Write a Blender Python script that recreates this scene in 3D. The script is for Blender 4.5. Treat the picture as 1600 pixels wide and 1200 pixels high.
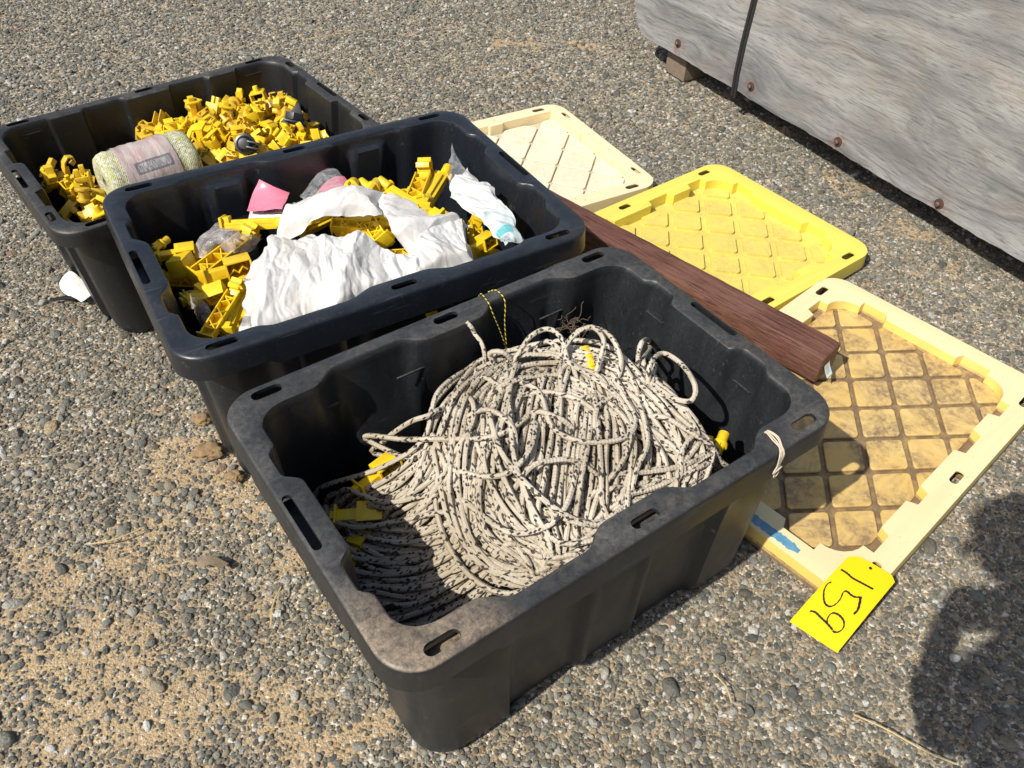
import bpy, bmesh, math, random
import numpy as np
from mathutils import Vector, Matrix, Euler, noise as mnoise

random.seed(7)
rng = np.random.default_rng(11)
for o in list(bpy.data.objects):
    bpy.data.objects.remove(o)
SC = bpy.context.scene
COL = SC.collection
R = math.radians

# ------------------------------------------------------------------ camera
cam_d = bpy.data.cameras.new('camera')
cam = bpy.data.objects.new('camera', cam_d)
COL.objects.link(cam)
cam_d.sensor_width = 36.0
cam_d.lens = 1308.72 / 1600 * 36.0
cam_d.clip_start = 0.02
cam_d.clip_end = 500
_fw = Vector((0, 0.71662371, -0.69746)); _rt = Vector((0.99889786, 0.03273651, 0.03363599)); _up = Vector((-0.04693676, 0.69669131, 0.71583389))
cam.matrix_world = Matrix(((_rt.x, _up.x, -_fw.x, 0), (_rt.y, _up.y, -_fw.y, 0), (_rt.z, _up.z, -_fw.z, 1.21218), (0, 0, 0, 1)))
SC.camera = cam

# ------------------------------------------------------------------ light
SUN = Vector((-0.494, -0.469, 0.732)).normalized()
sd = bpy.data.lights.new('sun', 'SUN')
sd.energy = 4.8
sd.angle = R(0.55)
sd.color = (1.0, 0.955, 0.865)
sun = bpy.data.objects.new('sun', sd)
COL.objects.link(sun)
sun.rotation_euler = SUN.to_track_quat('Z', 'Y').to_euler()
world = bpy.data.worlds.new('World')
SC.world = world
world.use_nodes = True
wn = world.node_tree
bg = wn.nodes['Background']
sky = wn.nodes.new('ShaderNodeTexSky')
sky.sky_type = 'NISHITA'
sky.sun_disc = False
sky.sun_elevation = math.asin(SUN.z)
sky.sun_rotation = math.atan2(SUN.x, SUN.y)
sky.air_density = 1.0
sky.dust_density = 2.0
wn.links.new(sky.outputs[0], bg.inputs[0])
bg.inputs[1].default_value = 0.105
SC.view_settings.view_transform = 'Standard'
SC.view_settings.look = 'None'
SC.view_settings.exposure = 0.20
SC.view_settings.gamma = 1.0
SC.cycles.max_bounces = 8
SC.cycles.transparent_max_bounces = 12

# ------------------------------------------------------------------ helpers
def link_obj(name, me, mat=None, parent=None):
    o = bpy.data.objects.new(name, me)
    COL.objects.link(o)
    if mat is not None:
        if not isinstance(mat, (list, tuple)):
            mat = [mat]
        me.materials.clear()
        for m in mat:
            me.materials.append(m)
    if parent is not None:
        o.parent = parent
    return o

def mesh(name, verts, faces, smooth=None):
    me = bpy.data.meshes.new(name)
    me.from_pydata([tuple(v) for v in verts], [], faces)
    me.update()
    if smooth is not None:
        me.shade_smooth()
        if smooth < 179:
            me.set_sharp_from_angle(angle=R(smooth))
    return me

def bm_mesh(name, bm, smooth=None):
    me = bpy.data.meshes.new(name)
    bm.to_mesh(me)
    bm.free()
    if smooth is not None:
        me.shade_smooth()
        if smooth < 179:
            me.set_sharp_from_angle(angle=R(smooth))
    return me

def tag(o, label=None, cat=None, group=None, kind=None):
    if label: o['label'] = label
    if cat: o['category'] = cat
    if group: o['group'] = group
    if kind: o['kind'] = kind
    return o

def empty(name, loc=(0, 0, 0), rz=0.0):
    o = bpy.data.objects.new(name, None)
    COL.objects.link(o)
    o.location = loc
    o.rotation_euler = (0, 0, rz)
    o.empty_display_size = 0.05
    return o

def sstep(x, a, b):
    t = min(1.0, max(0.0, (x - a) / (b - a)))
    return t * t * (3 - 2 * t)

class MB:
    """collects boxes, tubes and bent strips into one mesh"""
    def __init__(self):
        self.v = []; self.f = []
    def add(self, vs, fs, M=None):
        n = len(self.v)
        for p in vs:
            self.v.append((M @ Vector(p)) if M else Vector(p))
        for q in fs:
            self.f.append([i + n for i in q])
    def box(self, c, s, M=None, rot=None):
        x, y, z = s[0] / 2, s[1] / 2, s[2] / 2
        vs = [Vector((a * x, b * y, d * z)) for a in (-1, 1) for b in (-1, 1) for d in (-1, 1)]
        if rot:
            E = Euler(rot).to_matrix()
            vs = [E @ p for p in vs]
        vs = [p + Vector(c) for p in vs]
        self.add(vs, [(0, 1, 3, 2), (4, 6, 7, 5), (0, 4, 5, 1), (2, 3, 7, 6), (0, 2, 6, 4), (1, 5, 7, 3)], M)
    def prism(self, pts, z0, z1, M=None):
        n = len(pts)
        vs = [(p[0], p[1], z0) for p in pts] + [(p[0], p[1], z1) for p in pts]
        fs = [list(range(n))[::-1], list(range(n, 2 * n))] + [(i, (i + 1) % n, n + (i + 1) % n, n + i) for i in range(n)]
        self.add(vs, fs, M)
    def strip(self, pts, th, w, M=None):
        """bent strip: 2D polyline in XZ, thickness th, width w along Y"""
        P = [Vector((p[0], p[1])) for p in pts]
        L = []; Rr = []
        for i, p in enumerate(P):
            d = (P[min(i + 1, len(P) - 1)] - P[max(i - 1, 0)])
            d = d.normalized() if d.length > 1e-9 else Vector((1, 0))
            nn = Vector((-d.y, d.x)) * th / 2
            L.append(p + nn); Rr.append(p - nn)
        poly = L + Rr[::-1]
        n = len(P)
        vs = [(q.x, -w / 2, q.y) for q in poly] + [(q.x, w / 2, q.y) for q in poly]
        m = 2 * n
        fs = []
        for i in range(n - 1):
            a, b, c, d = i, i + 1, m - 2 - i, m - 1 - i
            fs.append((a, b, c, d)); fs.append((a + m, d + m, c + m, b + m))
        for i in range(m):
            j = (i + 1) % m
            fs.append((i, i + m, j + m, j))
        self.add(vs, fs, M)
    def tube(self, pts, r, n=8, caps=True, M=None):
        pts = [Vector(p) for p in pts]
        rings = []
        t0 = (pts[1] - pts[0]).normalized()
        up = Vector((0, 0, 1)) if abs(t0.z) < .9 else Vector((1, 0, 0))
        a = t0.cross(up).normalized()
        vs = []
        for i, p in enumerate(pts):
            t = (pts[min(i + 1, len(pts) - 1)] - pts[max(i - 1, 0)]).normalized()
            a = (a - t * a.dot(t)).normalized()
            b = t.cross(a)
            rr = r[i] if isinstance(r, (list, tuple)) else r
            for k in range(n):
                g = 2 * math.pi * k / n
                vs.append(p + a * (math.cos(g) * rr) + b * (math.sin(g) * rr))
        fs = []
        for i in range(len(pts) - 1):
            for k in range(n):
                k2 = (k + 1) % n
                fs.append((i * n + k, i * n + k2, (i + 1) * n + k2, (i + 1) * n + k))
        if caps:
            fs.append(list(range(n))[::-1]); fs.append([(len(pts) - 1) * n + k for k in range(n)])
        self.add(vs, fs, M)
    def mesh(self, name, smooth=35, bevel=0.0, seg=2):
        bm = bmesh.new()
        bv = [bm.verts.new(p) for p in self.v]
        for q in self.f:
            try:
                bm.faces.new([bv[i] for i in q])
            except ValueError:
                pass
        bmesh.ops.recalc_face_normals(bm, faces=bm.faces)
        if bevel > 0:
            es = [e for e in bm.edges if len(e.link_faces) == 2 and e.calc_face_angle(0) > R(38)]
            bmesh.ops.bevel(bm, geom=es, offset=bevel, segments=seg, profile=0.6, affect='EDGES', clamp_overlap=True)
        return bm_mesh(name, bm, smooth)

def rrect(hx, hy, r, n=8):
    pts = []
    for sx, sy, a0 in ((1, 1, 0), (-1, 1, 90), (-1, -1, 180), (1, -1, 270)):
        for k in range(n + 1):
            a = R(a0 + 90 * k / n)
            pts.append((sx * (hx - r) + r * math.cos(a), sy * (hy - r) + r * math.sin(a)))
    return pts

def stadium(cx, cy, l, w, rot=0.0, n=6):
    pts = []
    c, s = math.cos(rot), math.sin(rot)
    for sgn, a0 in ((1, -90), (-1, 90)):
        for k in range(n + 1):
            a = R(a0 + 180 * k / n)
            x = sgn * (l - w) / 2 + w / 2 * math.cos(a); y = w / 2 * math.sin(a)
            pts.append((cx + c * x - s * y, cy + s * x + c * y))
    return pts

def bool_diff(me, cut):
    a = bpy.data.objects.new('temp_a', me); b = bpy.data.objects.new('temp_b', cut)
    COL.objects.link(a); COL.objects.link(b)
    md = a.modifiers.new('b', 'BOOLEAN'); md.operation = 'DIFFERENCE'; md.object = b; md.solver = 'EXACT'
    dg = bpy.context.evaluated_depsgraph_get(); dg.update()
    res = bpy.data.meshes.new_from_object(a.evaluated_get(dg))
    bpy.data.objects.remove(a); bpy.data.objects.remove(b)
    return res

def catmull(pts, step):
    P = [Vector(p) for p in pts]
    P = [P[0] * 2 - P[1]] + P + [P[-1] * 2 - P[-2]]
    out = []
    for i in range(1, len(P) - 2):
        n = max(2, int((P[i + 1] - P[i]).length / step))
        for k in range(n):
            t = k / n
            a, b, c, d = P[i - 1], P[i], P[i + 1], P[i + 2]
            out.append(0.5 * ((2 * b) + (c - a) * t + (2 * a - 5 * b + 4 * c - d) * t * t + (3 * b - a - 3 * c + d) * t ** 3))
    out.append(P[-2])
    return out

# ------------------------------------------------------------------ materials
class Mat:
    def __init__(self, name, rough=0.6, col=(.5, .5, .5), spec=0.5):
        self.m = bpy.data.materials.new(name)
        self.m.use_nodes = True
        self.t = self.m.node_tree
        self.b = self.t.nodes['Principled BSDF']
        self.b.inputs['Roughness'].default_value = rough
        self.b.inputs['Base Color'].default_value = (*col, 1)
        self.b.inputs['Specular IOR Level'].default_value = spec
        self._tc = None
    def n(self, typ, **kw):
        nd = self.t.nodes.new(typ)
        for k, v in kw.items():
            setattr(nd, k, v)
        return nd
    def l(self, a, b):
        self.t.links.new(a, b)
    def tc(self, what='Object'):
        if self._tc is None:
            self._tc = self.n('ShaderNodeTexCoord')
        return self._tc.outputs[what]
    def mapping(self, vec, scale=(1, 1, 1), rot=(0, 0, 0), loc=(0, 0, 0)):
        mp = self.n('ShaderNodeMapping')
        mp.inputs['Scale'].default_value = scale; mp.inputs['Rotation'].default_value = rot; mp.inputs['Location'].default_value = loc
        self.l(vec, mp.inputs['Vector'])
        return mp.outputs[0]
    def noise(self, vec, scale, detail=4, rough=.55, dist=0.0, out='Fac'):
        nd = self.n('ShaderNodeTexNoise')
        nd.inputs['Scale'].default_value = scale; nd.inputs['Detail'].default_value = detail
        nd.inputs['Roughness'].default_value = rough; nd.inputs['Distortion'].default_value = dist
        self.l(vec, nd.inputs['Vector'])
        return nd.outputs[out]
    def voro(self, vec, scale, feature='F1', out='Distance', rnd=1.0):
        nd = self.n('ShaderNodeTexVoronoi', feature=feature)
        nd.inputs['Scale'].default_value = scale; nd.inputs['Randomness'].default_value = rnd
        self.l(vec, nd.inputs['Vector'])
        return nd.outputs[out]
    def ramp(self, fac, stops, interp='LINEAR'):
        nd = self.n('ShaderNodeValToRGB')
        cr = nd.color_ramp; cr.interpolation = interp
        while len(cr.elements) < len(stops):
            cr.elements.new(0.5)
        for e, (p, c) in zip(cr.elements, stops):
            e.position = p
            e.color = (*c, 1) if isinstance(c, (tuple, list)) else (c, c, c, 1)
        self.l(fac, nd.inputs[0])
        return nd.outputs[0]
    def mix(self, fac, a, b, typ='MIX'):
        nd = self.n('ShaderNodeMix', data_type='RGBA', blend_type=typ)
        for sock, v in ((nd.inputs[0], fac), (nd.inputs[6], a), (nd.inputs[7], b)):
            if isinstance(v, bpy.types.NodeSocket):
                self.l(v, sock)
            elif isinstance(v, (tuple, list)):
                sock.default_value = (*v, 1)
            else:
                sock.default_value = v
        return nd.outputs[2]
    def math(self, op, a, b=None, clamp=False):
        nd = self.n('ShaderNodeMath', operation=op, use_clamp=clamp)
        for sock, v in ((nd.inputs[0], a), (nd.inputs[1], b)):
            if v is None: continue
            if isinstance(v, bpy.types.NodeSocket):
                self.l(v, sock)
            else:
                sock.default_value = v
        return nd.outputs[0]
    def sep(self, vec):
        nd = self.n('ShaderNodeSeparateXYZ'); self.l(vec, nd.inputs[0]); return nd.outputs
    def attr(self, name, out='Fac'):
        nd = self.n('ShaderNodeAttribute', attribute_name=name); return nd.outputs[out]
    def rand(self):
        return self.n('ShaderNodeObjectInfo').outputs['Random']
    def col(self, c):
        self.l(c, self.b.inputs['Base Color'])
    def rough(self, c):
        self.l(c, self.b.inputs['Roughness'])
    def bump(self, h, strength=.5, dist=.002, prev=None):
        nd = self.n('ShaderNodeBump')
        nd.inputs['Strength'].default_value = strength; nd.inputs['Distance'].default_value = dist
        self.l(h, nd.inputs['Height'])
        if prev is not None: self.l(prev, nd.inputs['Normal'])
        self.l(nd.outputs[0], self.b.inputs['Normal'])
        return nd.outputs[0]
    def rect(self, u, v, u0, u1, v0, v1):
        a = self.math('MULTIPLY', self.math('GREATER_THAN', u, u0), self.math('LESS_THAN', u, u1))
        b = self.math('MULTIPLY', self.math('GREATER_THAN', v, v0), self.math('LESS_THAN', v, v1))
        return self.math('MULTIPLY', a, b)

def black_plastic(name, base, dust, dust_amt, rough, scuff=.25, speck=0.0, film=.1, mud=None):
    """moulded black plastic; dust lies on what faces up, a thinner film clings to the walls, mud sits in one patch"""
    M = Mat(name, rough, base)
    oc = M.tc()
    nz = M.sep(M.n('ShaderNodeNewGeometry').outputs['Normal'])[2]
    up = M.math('MULTIPLY', M.math('SUBTRACT', nz, .45), 3.0, True)
    n1 = M.ramp(M.noise(oc, 5.5, 5, .6, .8), [(.34, 0.25), (.50, .55), (.66, 1.0)])
    n2 = M.ramp(M.noise(oc, 150, 5, .8), [(.34, 0.2), (.62, 1.0)])
    n3 = M.ramp(M.noise(oc, 34, 6, .75, .5), [(.36, 0.45), (.58, 1.0)])
    dm = M.math('MULTIPLY', M.math('MULTIPLY', M.math('MULTIPLY', up, dust_amt), n3), M.math('MULTIPLY', n1, n2))
    # film on the walls: soft runs and smears
    run = M.ramp(M.noise(M.mapping(oc, (16, 16, 4)), 1, 6, .72, .6), [(.34, .15), (.62, 1.0)])
    fine = M.ramp(M.noise(oc, 210, 4, .75), [(.36, .3), (.64, 1.0)])
    fm = M.math('MULTIPLY', M.math('MULTIPLY', run, fine), film)
    st = M.ramp(M.noise(M.mapping(oc, (38, 38, 3)), 1, 5, .7, .3), [(.52, 0.0), (.78, 1.0)])
    sc = M.ramp(M.noise(oc, 6, 3), [(.4, 0.0), (.7, 1.0)])
    sm = M.math('MULTIPLY', M.math('MULTIPLY', st, sc), scuff)
    # thin random scratches
    for rt, sd in ((.5, 3.0), (-.9, 11.0), (1.9, 23.0)):
        ln = M.noise(M.mapping(oc, (7, 150, 60), (rt, rt * .6, rt), (sd, 0, 0)), 1.0, 2, .5, .2)
        sm = M.math('ADD', sm, M.math('MULTIPLY', M.ramp(ln, [(.70, 0.0), (.735, 1.0)]), .32), True)
    sp = M.ramp(M.noise(oc, 230, 2, .6), [(.62, 0.0), (.70, 1.0)])
    sm = M.math('ADD', sm, M.math('MULTIPLY', sp, speck), True)
    c = M.mix(fm, base, (.155, .165, .175))
    c = M.mix(sm, c, tuple(min(1, b * 3 + .05) for b in base))
    dcol = M.mix(M.noise(oc, 14, 3), dust, tuple(d * .6 for d in dust))
    c = M.mix(dm, c, dcol)
    if mud:
        x, y, z = M.sep(oc)
        d = M.n('ShaderNodeVectorMath', operation='DISTANCE'); M.l(oc, d.inputs[0]); d.inputs[1].default_value = mud[0]
        mk = M.math('SUBTRACT', 1.0, M.math('DIVIDE', d.outputs['Value'], mud[1]), True)
        mk = M.math('MULTIPLY', M.math('MULTIPLY', mk, 2.2, True), M.math('MULTIPLY', up, M.math('MULTIPLY', n3, n2)))
        c = M.mix(M.math('MULTIPLY', mk, .85), c, mud[2])
    M.col(c)
    M.rough(M.math('ADD', M.math('MULTIPLY', M.math('ADD', dm, fm), .4), M.math('ADD', rough - .08, M.math('MULTIPLY', M.noise(oc, 30, 4), .18)), True))
    h = M.math('ADD', M.math('MULTIPLY', M.noise(oc, 420, 2), .3), M.math('MULTIPLY', M.noise(oc, 25, 3), .5))
    M.bump(h, .25, .0012)
    return M.m

MAT = {}
MAT['tote_dusty'] = black_plastic('dusty black plastic', (.0092, .0104, .0125), (.215, .20, .175), .60, .42, .24, .18, .13, ((-.33, -.235, .363), .13, (.33, .25, .17)))
MAT['tote_blue'] = black_plastic('blue black plastic', (.0090, .0115, .0165), (.16, .16, .16), .20, .32, .08, .24, .035)
MAT['tote_back'] = black_plastic('weathered black plastic', (.0088, .0092, .0100), (.23, .21, .18), .50, .42, .18, .16, .06)

def yellow_plastic(name, a, dirt, amt):
    M = Mat(name, .38, a)
    oc = M.tc()
    c = M.mix(M.rand(), a, (a[0] * .86, a[1] * .80, a[2] * .8))
    d = M.ramp(M.noise(oc, 40, 5, .7), [(.5, 0.0), (.75, 1.0)])
    c = M.mix(M.math('MULTIPLY', d, amt), c, dirt)
    M.col(c)
    M.b.inputs['Subsurface Weight'].default_value = .06
    M.b.inputs['Subsurface Radius'].default_value = (.004, .002, .0004)
    M.bump(M.noise(oc, 300, 2), .08, .001)
    return M.m
MAT['yellow'] = yellow_plastic('yellow insulator plastic', (.84, .595, .016), (.32, .21, .05), .35)
MAT['yellow_dirty'] = yellow_plastic('grubby yellow insulator plastic', (.76, .52, .035), (.26, .15, .045), .80)
MAT['black'] = Mat('black moulded plastic', .35, (.012, .012, .013)).m

# lids ---------------------------------------------------------------
def lid_mat(name, rim, floor, wall, dirt, amt, groove):
    M = Mat(name, .45, rim)
    oc = M.tc()
    z = M.sep(oc)[2]
    low = M.math('LESS_THAN', z, .0125)
    c = M.mix(low, rim, floor)
    wl = M.math('MULTIPLY', M.math('GREATER_THAN', z, .0115), M.math('LESS_THAN', z, .0325))
    c = M.mix(wl, c, wall)
    pale = M.ramp(M.noise(oc, 7, 4, .6), [(.35, 0.0), (.7, 1.0)])
    c = M.mix(M.math('MULTIPLY', pale, .25), c, tuple(min(.85, x * 1.12 + .03) for x in rim))
    # ground-in dirt lying on the floor of the lid
    d1 = M.ramp(M.noise(oc, 11, 6, .72, .8), [(.40, 0.0), (.58, 1.0)])
    d2 = M.ramp(M.noise(oc, 75, 5, .75), [(.34, 0.12), (.60, 1.0)])
    dm = M.math('MULTIPLY', M.math('MULTIPLY', d1, d2), M.math('MULTIPLY', low, amt))
    dcol = M.mix(M.noise(oc, 30, 4), dirt, tuple(x * .45 for x in dirt))
    c = M.mix(dm, c, dcol)
    gr = M.math('MULTIPLY', M.math('LESS_THAN', z, .0062), groove)
    c = M.mix(M.math('MULTIPLY', gr, M.ramp(M.noise(oc, 60, 3), [(.25, .55), (.6, 1.0)])), c, tuple(x * .58 for x in dirt))
    sp = M.ramp(M.noise(oc, 130, 3, .6), [(.68, 0.0), (.73, 1.0)])
    c = M.mix(M.math('MULTIPLY', sp, .5), c, (.14, .10, .06))
    M.col(c)
    M.b.inputs['Subsurface Weight'].default_value = .05
    M.b.inputs['Subsurface Radius'].default_value = (.004, .003, .001)
    M.bump(M.math('ADD', M.noise(oc, 200, 3), M.noise(oc, 22, 3)), .12, .0015)
    return M.m
MAT['lid_dirty'] = lid_mat('sun faded yellow lid plastic', (.71, .615, .355), (.62, .415, .13), (.74, .52, .12), (.31, .21, .125), .95, 1.0)
MAT['lid_yellow'] = lid_mat('bright yellow lid plastic', (.72, .595, .105), (.66, .54, .115), (.72, .56, .06), (.48, .36, .17), .38, .0)
MAT['lid_cream'] = lid_mat('cream lid plastic', (.74, .63, .40), (.78, .70, .52), (.74, .60, .33), (.42, .34, .22), .30, .55)

def paint_mat():
    M = Mat('flaking blue paint', .5, (.10, .27, .42))
    oc = M.tc()
    M.col(M.mix(M.ramp(M.noise(oc, 60, 4), [(.4, 0.0), (.7, 1.0)]), (.085, .25, .40), (.15, .33, .46)))
    return M.m
MAT['blue'] = paint_mat()

def timber_mat():
    M = Mat('red brown hardwood', .6, (.13, .05, .03))
    oc = M.tc()
    g = M.noise(M.mapping(oc, (3.0, 60, 60)), 1.6, 6, .7, .5)
    f = M.noise(M.mapping(oc, (14, 320, 320)), 1.0, 4, .75)
    c = M.ramp(g, [(.25, (.085, .028, .018)), (.5, (.155, .063, .043)), (.75, (.22, .098, .068))])
    c = M.mix(M.ramp(f, [(.47, 0.0), (.60, .9)]), c, (.028, .011, .008))
    c = M.mix(M.ramp(M.noise(oc, 9, 3), [(.5, 0.0), (.8, .45)]), c, (.22, .12, .085))
    M.col(c)
    M.bump(M.math('ADD', M.math('MULTIPLY', g, .5), f), .55, .0018)
    return M.m
MAT['timber'] = timber_mat()

def ply_mat():
    M = Mat('weathered grey plywood', .85, (.3, .3, .3), .15)
    oc = M.tc()
    x, y, z = M.sep(oc)
    # peeled veneer: broad wavy figure running along the sheet
    w1 = M.noise(M.mapping(oc, (1.3, 1.3, 3.2)), 1.0, 3, .5)
    w2 = M.noise(M.mapping(oc, (5.0, 5.0, 12.0)), 1.0, 3, .5)
    zz = M.math('ADD', M.math('ADD', z, M.math('MULTIPLY', w1, .34)), M.math('MULTIPLY', w2, .045))
    cv = M.n('ShaderNodeCombineXYZ'); M.l(M.math('MULTIPLY', x, .5), cv.inputs[0]); M.l(y, cv.inputs[1]); M.l(M.math('MULTIPLY', zz, 12.0), cv.inputs[2])
    rings = M.noise(cv.outputs[0], 2.0, 7, .66, .25)
    cv2 = M.n('ShaderNodeCombineXYZ'); M.l(M.math('MULTIPLY', x, 16.0), cv2.inputs[0]); M.l(y, cv2.inputs[1]); M.l(M.math('MULTIPLY', M.math('ADD', z, M.math('MULTIPLY', w2, .03)), 210.0), cv2.inputs[2])
    fine = M.noise(cv2.outputs[0], 1.0, 5, .72, .4)
    c = M.ramp(rings, [(.28, (.085, .086, .088)), (.40, (.175, .175, .173)), (.52, (.275, .273, .265)), (.68, (.36, .357, .345))])
    c = M.mix(M.ramp(fine, [(.35, .70), (.50, 0.0)]), c, (.075, .075, .075))
    c = M.mix(M.ramp(fine, [(.56, 0.0), (.74, .38)]), c, (.36, .355, .34))
    c = M.mix(M.ramp(M.noise(M.mapping(oc, (3, 3, 7)), 1.5, 5, .65), [(.50, 0.0), (.70, .42)]), c, (.25, .19, .145))
    c = M.mix(M.ramp(M.noise(M.mapping(oc, (1.6, 1.6, 3.5)), 1.9, 4, .6), [(.46, 0.0), (.68, .6)]), c, (.115, .115, .122))
    for bx, bz, br in ((.195, .030, .045), (.540, .030, .040), (.892, .015, .05), (1.232, .002, .055), (.455, .012, .03)):
        d = M.n('ShaderNodeVectorMath', operation='DISTANCE'); M.l(M.mapping(oc, (1, 1, .75)), d.inputs[0]); d.inputs[1].default_value = (bx, 0, bz * .75)
        k = M.math('SUBTRACT', 1.0, M.math('DIVIDE', d.outputs['Value'], br), True)
        c = M.mix(M.math('MULTIPLY', k, M.ramp(M.noise(oc, 45, 4, .7), [(.42, 0.0), (.68, 1.0)])), c, (.16, .062, .035))
    ck = M.noise(M.mapping(oc, (7, 7, 140)), 1.0, 3, .6, .6)
    c = M.mix(M.ramp(ck, [(.70, 0.0), (.76, .8)]), c, (.035, .033, .032))
    M.col(c)
    M.bump(M.math('ADD', M.math('MULTIPLY', rings, .9), M.math('MULTIPLY', fine, .8)), .55, .003)
    return M.m
MAT['ply'] = ply_mat()

def simple(name, c, rough=.6, var=.35, scale=40, bump=.2, metal=0.0, spec=.5):
    M = Mat(name, rough, c, spec)
    oc = M.tc()
    M.col(M.mix(M.noise(oc, scale, 5, .65), tuple(x * (1 - var) for x in c), tuple(min(1, x * (1 + var)) for x in c)))
    M.b.inputs['Metallic'].default_value = metal
    M.bump(M.noise(oc, scale * 4, 3), bump, .0015)
    return M.m
MAT['rust'] = simple('rusty iron', (.075, .032, .020), .8, .6, 120, .5)
MAT['bolt'] = simple('worn steel bolt', (.15, .105, .085), .5, .4, 200, .3, .5)
MAT['strap'] = simple('black woven strap', (.014, .014, .014), .6, .4, 250, .5)
MAT['block'] = simple('old sawn timber', (.19, .145, .105), .9, .5, 60, .6)
MAT['bark'] = simple('dry bark', (.20, .15, .10), .9, .5, 90, .6)
MAT['straw'] = simple('dry straw', (.50, .38, .19), .8, .3, 60, .2)
MAT['roots'] = simple('dry brown roots', (.12, .085, .055), .9, .4, 60, .2)
MAT['whitecard'] = simple('white scrap plastic', (.78, .77, .72), .5, .06, 60, .1)
MAT['pink'] = simple('pink vinyl', (.72, .20, .28), .35, .12, 25, .2)
MAT['ink'] = simple('black marker ink', (.015, .013, .012), .5, .1, 60, 0)
MAT['print'] = simple('dark print', (.06, .065, .075), .5, .1, 60, 0)
MAT['tealprint'] = simple('teal print', (.10, .48, .50), .4, .2, 60, 0)
MAT['tag'] = simple('yellow tag card', (.86, .575, .003), .42, .03, 20, .05)
MAT['cord'] = simple('off white string', (.55, .48, .36), .8, .25, 200, .4)
MAT['clod'] = simple('brown soil clod', (.25, .165, .085), .95, .4, 70, .8)

def film_white():
    M = Mat('white plastic film', .27, (.84, .83, .80))
    oc = M.tc()
    c = M.mix(M.ramp(M.noise(oc, 12, 5, .65), [(.45, 0.0), (.75, 1.0)]), (.76, .755, .74), (.66, .62, .55))
    c = M.mix(M.ramp(M.noise(oc, 110, 3), [(.70, 0.0), (.76, .5)]), c, (.35, .28, .2))
    M.col(c)
    M.bump(M.noise(oc, 60, 4, .55, 1.6), .25, .003)
    tr = M.n('ShaderNodeBsdfTranslucent'); M.l(c, tr.inputs['Color'])
    mx = M.n('ShaderNodeMixShader'); mx.inputs[0].default_value = .20
    M.l(M.b.outputs[0], mx.inputs[1]); M.l(tr.outputs[0], mx.inputs[2])
    M.l(mx.outputs[0], M.t.nodes['Material Output'].inputs['Surface'])
    return M.m
MAT['film'] = film_white()

def film_clear(name, tint, alpha):
    M = Mat(name, .18, tint)
    oc = M.tc()
    M.bump(M.noise(oc, 60, 5, .6, 1.5), .6, .004)
    tp = M.n('ShaderNodeBsdfTransparent')
    mx = M.n('ShaderNodeMixShader')
    fac = M.ramp(M.noise(oc, 45, 5, .7, 1.0), [(.35, alpha * .55), (.68, min(1, alpha * 1.7))])
    M.l(fac, mx.inputs[0]); M.l(tp.outputs[0], mx.inputs[1]); M.l(M.b.outputs[0], mx.inputs[2])
    M.l(mx.outputs[0], M.t.nodes['Material Output'].inputs['Surface'])
    return M.m
MAT['clear'] = film_clear('clear plastic film', (.60, .61, .61), .27)
MAT['clear2'] = film_clear('cloudy plastic film', (.58, .54, .53), .40)
def teal_film():
    M = Mat('printed plastic film', .3, (.6, .65, .65))
    oc = M.tc()
    u, v, _ = M.sep(M.tc('UV'))
    c = M.mix(M.ramp(M.noise(oc, 25, 4), [(.35, 0.0), (.7, 1.0)]), (.62, .68, .67), (.40, .48, .48))
    c = M.mix(M.rect(u, v, .62, .80, .25, .98), c, (.16, .50, .53))
    ln = M.math('GREATER_THAN', M.math('SINE', M.math('MULTIPLY', u, 260)), .2)
    c = M.mix(M.math('MULTIPLY', M.rect(u, v, .83, .97, .45, .95), M.math('MULTIPLY', ln, M.math('GREATER_THAN', M.noise(M.tc('UV'), 30, 2), .45))), c, (.10, .11, .12))
    M.col(c)
    M.bump(M.noise(oc, 60, 5, .6, 1.2), .4, .003)
    return M.m
MAT['tealfilm'] = teal_film()

def rope_mat():
    M = Mat('braided rope', .85, (.6, .55, .45), .2)
    uv = M.tc('UV')
    u, v, _ = M.sep(uv)      # u round the rope (0-1), v metres along it
    a = M.math('ADD', M.math('MULTIPLY', u, 6.2832 * 3), M.math('MULTIPLY', v, 620.0))
    b = M.math('SUBTRACT', M.math('MULTIPLY', u, 6.2832 * 3), M.math('MULTIPLY', v, 620.0))
    br = M.math('MULTIPLY', M.math('SINE', a), M.math('SINE', b))
    # flecks: one cell per plait, a share of them black
    cv = M.n('ShaderNodeCombineXYZ')
    M.l(M.math('FLOOR', M.math('ADD', M.math('MULTIPLY', u, 7.0), M.math('MULTIPLY', v, 185.0))), cv.inputs[0])
    M.l(M.math('FLOOR', M.math('SUBTRACT', M.math('MULTIPLY', v, 140.0), M.math('MULTIPLY', u, 4.0))), cv.inputs[1])
    wn_ = M.n('ShaderNodeTexWhiteNoise', noise_dimensions='3D'); M.l(cv.outputs[0], wn_.inputs['Vector'])
    fl = M.math('MULTIPLY', M.math('GREATER_THAN', wn_.outputs['Value'], .825), .95)
    oc = M.tc()
    base = M.mix(M.ramp(M.noise(oc, 10, 4, .6), [(.35, 0.0), (.7, 1.0)]), (.57, .515, .425), (.36, .30, .215))
    base = M.mix(M.ramp(M.noise(oc, 40, 5, .7), [(.52, 0.0), (.75, .45)]), base, (.20, .155, .10))
    # the low heap by the short wall is soiled
    ox, oy, oz = M.sep(oc)
    soil = M.math('MULTIPLY', M.math('MULTIPLY', M.math('SUBTRACT', -.10, ox), 5.0, True), .55)
    base = M.mix(soil, base, (.30, .235, .15))
    c = M.mix(fl, base, (.035, .033, .032))
    M.col(c)
    M.bump(br, .45, .0009)
    return M.m
MAT['rope'] = rope_mat()

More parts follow.
